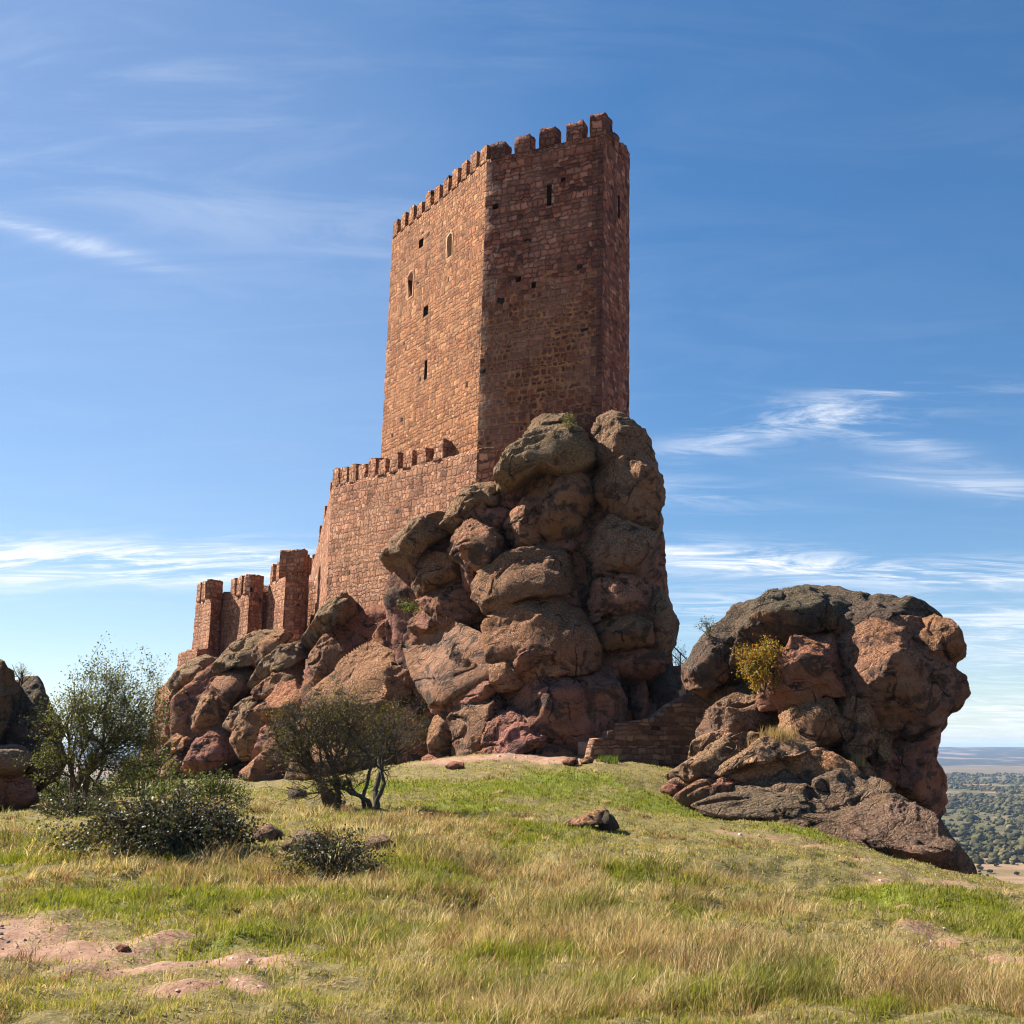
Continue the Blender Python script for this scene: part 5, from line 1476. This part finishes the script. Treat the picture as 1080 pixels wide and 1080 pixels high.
for i, (p, s) in enumerate(spots):
    src = protos[i % 3]
    if i < 3: o = src
    else:
        o = src.copy(); COL.objects.link(o)
        for ch in list(src.children):
            c = ch.copy(); COL.objects.link(c); c.parent = o
    o.location = (p[0], p[1], hz1(p[0], p[1]))
    o.scale = (s * r2.uniform(.9, 1.25), s * r2.uniform(.9, 1.25), s * r2.uniform(.75, 1.0)); o.rotation_euler = (0, 0, r2.uniform(0, 6.28))
    o['category'] = 'tree'; o['group'] = 'holm oaks on the near plain'
    o['label'] = ['largest dark round holm oak on the plain below the right-hand rock', 'second dark holm oak touching the largest one on its right side', 'dark holm oak just behind and left of the largest one'][i] if i < 3 else 'small dark holm oak scattered on the plain below the hill'
# scrub wood beyond
S, Fc = ICO[2]
n = 42000
r3 = np.random.default_rng(5)
y = 400 * (3000 / 400) ** (r3.random(n) ** .62)
px = r3.uniform(640, 1330, n)
pp = at(px, 800, y); x = pp[:, 0]; y = pp[:, 1]
keep = fbm(P2(x * .006, y * .004, 2), 3) + r3.normal(size=n) * .15 > -.07 + .34 * sstep(800, 480, y)
x, y = x[keep], y[keep]; n = len(x); z = hz(x, y)
s = np.clip(r3.lognormal(.25, .45, n), .5, 3.6) * (1 + .35 * sstep(1200, 2600, y))
k0 = len(S)
jit_ = 1 + .34 * r3.normal(size=(n, k0))
V = (S[None] * (s[:, None] * jit_)[..., None] * np.array([1.2, 1.2, .85]) + np.stack([x, y, z + s * .55], -1)[:, None]).reshape(-1, 3)
FF = (Fc[None] + (np.arange(n) * k0)[:, None, None]).reshape(-1, 3)
tone = np.array(OAK + [(.07,.07,.026), (.11,.092,.04)])[r3.integers(0, 6, n)] * r3.uniform(.8, 1.3, (n, 1))
o = mesh_obj('scrub_wood', V, [FF], M['leaf_far'], loc=(0, 0, PLAIN), smooth=False, attrs={'tone': np.repeat(tone, k0, 0)})
set_props(o, 'endless low green scrub wood covering the plain', 'wood', kind='stuff')
# ------------------------------------------------------------------ sun, sky, air
AZ, EL = math.radians(-67), math.radians(40)
sun_d = bpy.data.lights.new('sun', 'SUN'); sun = bpy.data.objects.new('sun', sun_d); COL.objects.link(sun)
sun_d.energy = SUN; sun_d.angle = math.radians(0.53); sun_d.color = (1.0, 0.93, 0.82)
sdir = Vector((math.sin(AZ) * math.cos(EL), math.cos(AZ) * math.cos(EL), math.sin(EL)))
sun.rotation_euler = sdir.to_track_quat('Z', 'Y').to_euler()
sun.location = (-40, 20, 60)

w = bpy.data.worlds.new('World'); SC.world = w; w.use_nodes = True
nt = w.node_tree; nt.nodes.clear(); b = NB(nt)
sky = b.n('ShaderNodeTexSky', sky_type='NISHITA')
sky.sun_disc = False; sky.sun_elevation = EL; sky.sun_rotation = AZ
sky.altitude = 1300; sky.air_density = 1.0; sky.dust_density = 0.25; sky.ozone_density = 1.8
dirv = b.n('ShaderNodeTexCoord').outputs['Generated']
dx, dy, dz = b.sep(dirv)
# cirrus: noise on a high flat layer, gathered into the banks the photograph shows
lay = b.math('DIVIDE', 1.0, b.math('ADD', b.math('MAXIMUM', dz, 0.0), 0.10))
cu, cv = b.math('MULTIPLY', dx, lay), b.math('MULTIPLY', dy, lay)
wisp = b.noise(b.combine(b.math('MULTIPLY', cu, 1.1), b.math('MULTIPLY', cv, 3.4), 0.0), 1.7, 12, 0.68, 1.1)
soft = b.noise(b.combine(cu, b.math('MULTIPLY', cv, 1.8), 4.0), .9, 5, 0.55, 0.5)
def cdir(px, py):
    d = at(px, py, 1.0) - np.array([0, 0, EYE]); return d / np.linalg.norm(d)
CL = [(55,250,90,8,.10,.30),(30,240,80,9,.04,.22),(200,215,170,22,.05,.06),(150,594,190,17,-.03,1.0),(330,585,120,12,.02,.5),(-80,590,120,20,0,.8),
      (720,586,130,15,.03,.85),(860,600,80,14,.05,.62),(1030,606,110,13,.05,.95),(890,437,80,15,.02,.42),(800,455,110,18,-.22,.40),(930,460,80,14,.3,.35),
      (1000,409,110,6,.03,.42),(1045,512,110,13,.12,.5),(750,645,90,22,.0,.55),(1040,655,120,24,.1,.48),(1030,690,140,26,.05,.42),
      (1050,762,170,28,.0,.95),(730,520,90,16,.1,.22),(150,130,330,110,.1,.05),(60,40,220,60,-.1,.06),(560,100,60,150,.1,.03),(480,250,120,40,.1,.04)]
tot = None
for (px, py, sx, sy, sl, st) in CL:
    c = cdir(px, py); h = np.cross(c, (0, 0, 1)); h /= np.linalg.norm(h); v = np.cross(h, c)
    v2 = v + h * 0
    A = b.math('MULTIPLY', b.vmath('DOT_PRODUCT', dirv, tuple(h)), F_PX / sx)
    Bv = b.math('MULTIPLY', b.vmath('DOT_PRODUCT', dirv, tuple(v2 + h * sl)), F_PX / sy)
    f = b.math('GREATER_THAN', b.vmath('DOT_PRODUCT', dirv, tuple(c)), 0.0)
    e = b.math('EXPONENT', b.math('MULTIPLY', b.math('ADD', b.math('MULTIPLY', A, A), b.math('MULTIPLY', Bv, Bv)), -1.0))
    t = b.math('MULTIPLY', b.math('MULTIPLY', e, st), f)
    tot = t if tot is None else b.math('ADD', tot, t)
tot = b.math('ADD', tot, 0.02)
dens = b.math('MULTIPLY', tot, b.math('ADD', b.rng(wisp, 0.42, 0.68), b.math('MULTIPLY', b.rng(soft, .4, .65), .35)))
vc = cdir(-60, 420)
va = b.rng(b.vmath('DOT_PRODUCT', dirv, tuple(vc)), math.cos(math.radians(34)), 1.0, 0.0, 0.11)
dens = b.math('ADD', dens, va)
dens = b.math('MINIMUM', b.math('MULTIPLY', dens, 1.15), 0.92)
hsv = b.n('ShaderNodeHueSaturation'); hsv.inputs['Saturation'].default_value = SKY_SAT; hsv.inputs['Hue'].default_value = SKY_HUE
hsv.inputs['Value'].default_value = SKY_VAL
gam = b.n('ShaderNodeGamma'); gam.inputs['Gamma'].default_value = SKY_GAM; b.l(sky.outputs[0], gam.inputs['Color']); b.l(gam.outputs[0], hsv.inputs['Color'])
colr = b.mix(dens, b.mix(1.0, hsv.outputs[0], SKY_TINT, 'MULTIPLY'), CLOUD)
bg = b.n('ShaderNodeBackground'); bg.inputs['Strength'].default_value = SKY_STR
b.l(colr, bg.inputs[0])
wo = b.n('ShaderNodeOutputWorld'); b.l(bg.outputs[0], wo.inputs[0])

# the air of the wide plain
def haze():
    m, nt, out = new_mat('air')
    b = NB(nt)
    v = b.n('ShaderNodeVolumePrincipled')
    v.inputs['Density'].default_value = HAZE; v.inputs['Color'].default_value = (0.48, 0.68, 1.0, 1); v.inputs['Anisotropy'].default_value = 0.0
    b.l(v.outputs[0], out.inputs['Volume'])
    x0, x1, y0, y1, z0, z1 = -20000, 20000, -20000, 27500, -95, 90
    V = np.array([(x, y, z) for z in (z0, z1) for x, y in ((x0, y0), (x1, y0), (x1, y1), (x0, y1))], float)
    Q = np.array([(3, 2, 1, 0), (4, 5, 6, 7), (0, 1, 5, 4), (1, 2, 6, 5), (2, 3, 7, 6), (3, 0, 4, 7)])
    o = mesh_obj('haze', V, [Q], m, loc=(0, 0, 0), smooth=False)
    set_props(o, 'thin blue air between the hill and the far plain', 'haze', kind='stuff')
if HAZE > 0: haze()

vs = SC.view_settings
vs.view_transform = 'Standard'; vs.look = 'None'; vs.exposure = EXPO; vs.gamma = 1.0
SC.render.engine = 'CYCLES'
SC.cycles.use_denoising = DENOISE
SC.cycles.max_bounces = 6; SC.cycles.diffuse_bounces = 3; SC.cycles.transparent_max_bounces = 4
SC.cycles.volume_bounces = 0
SC.cycles.filter_width = 1.1
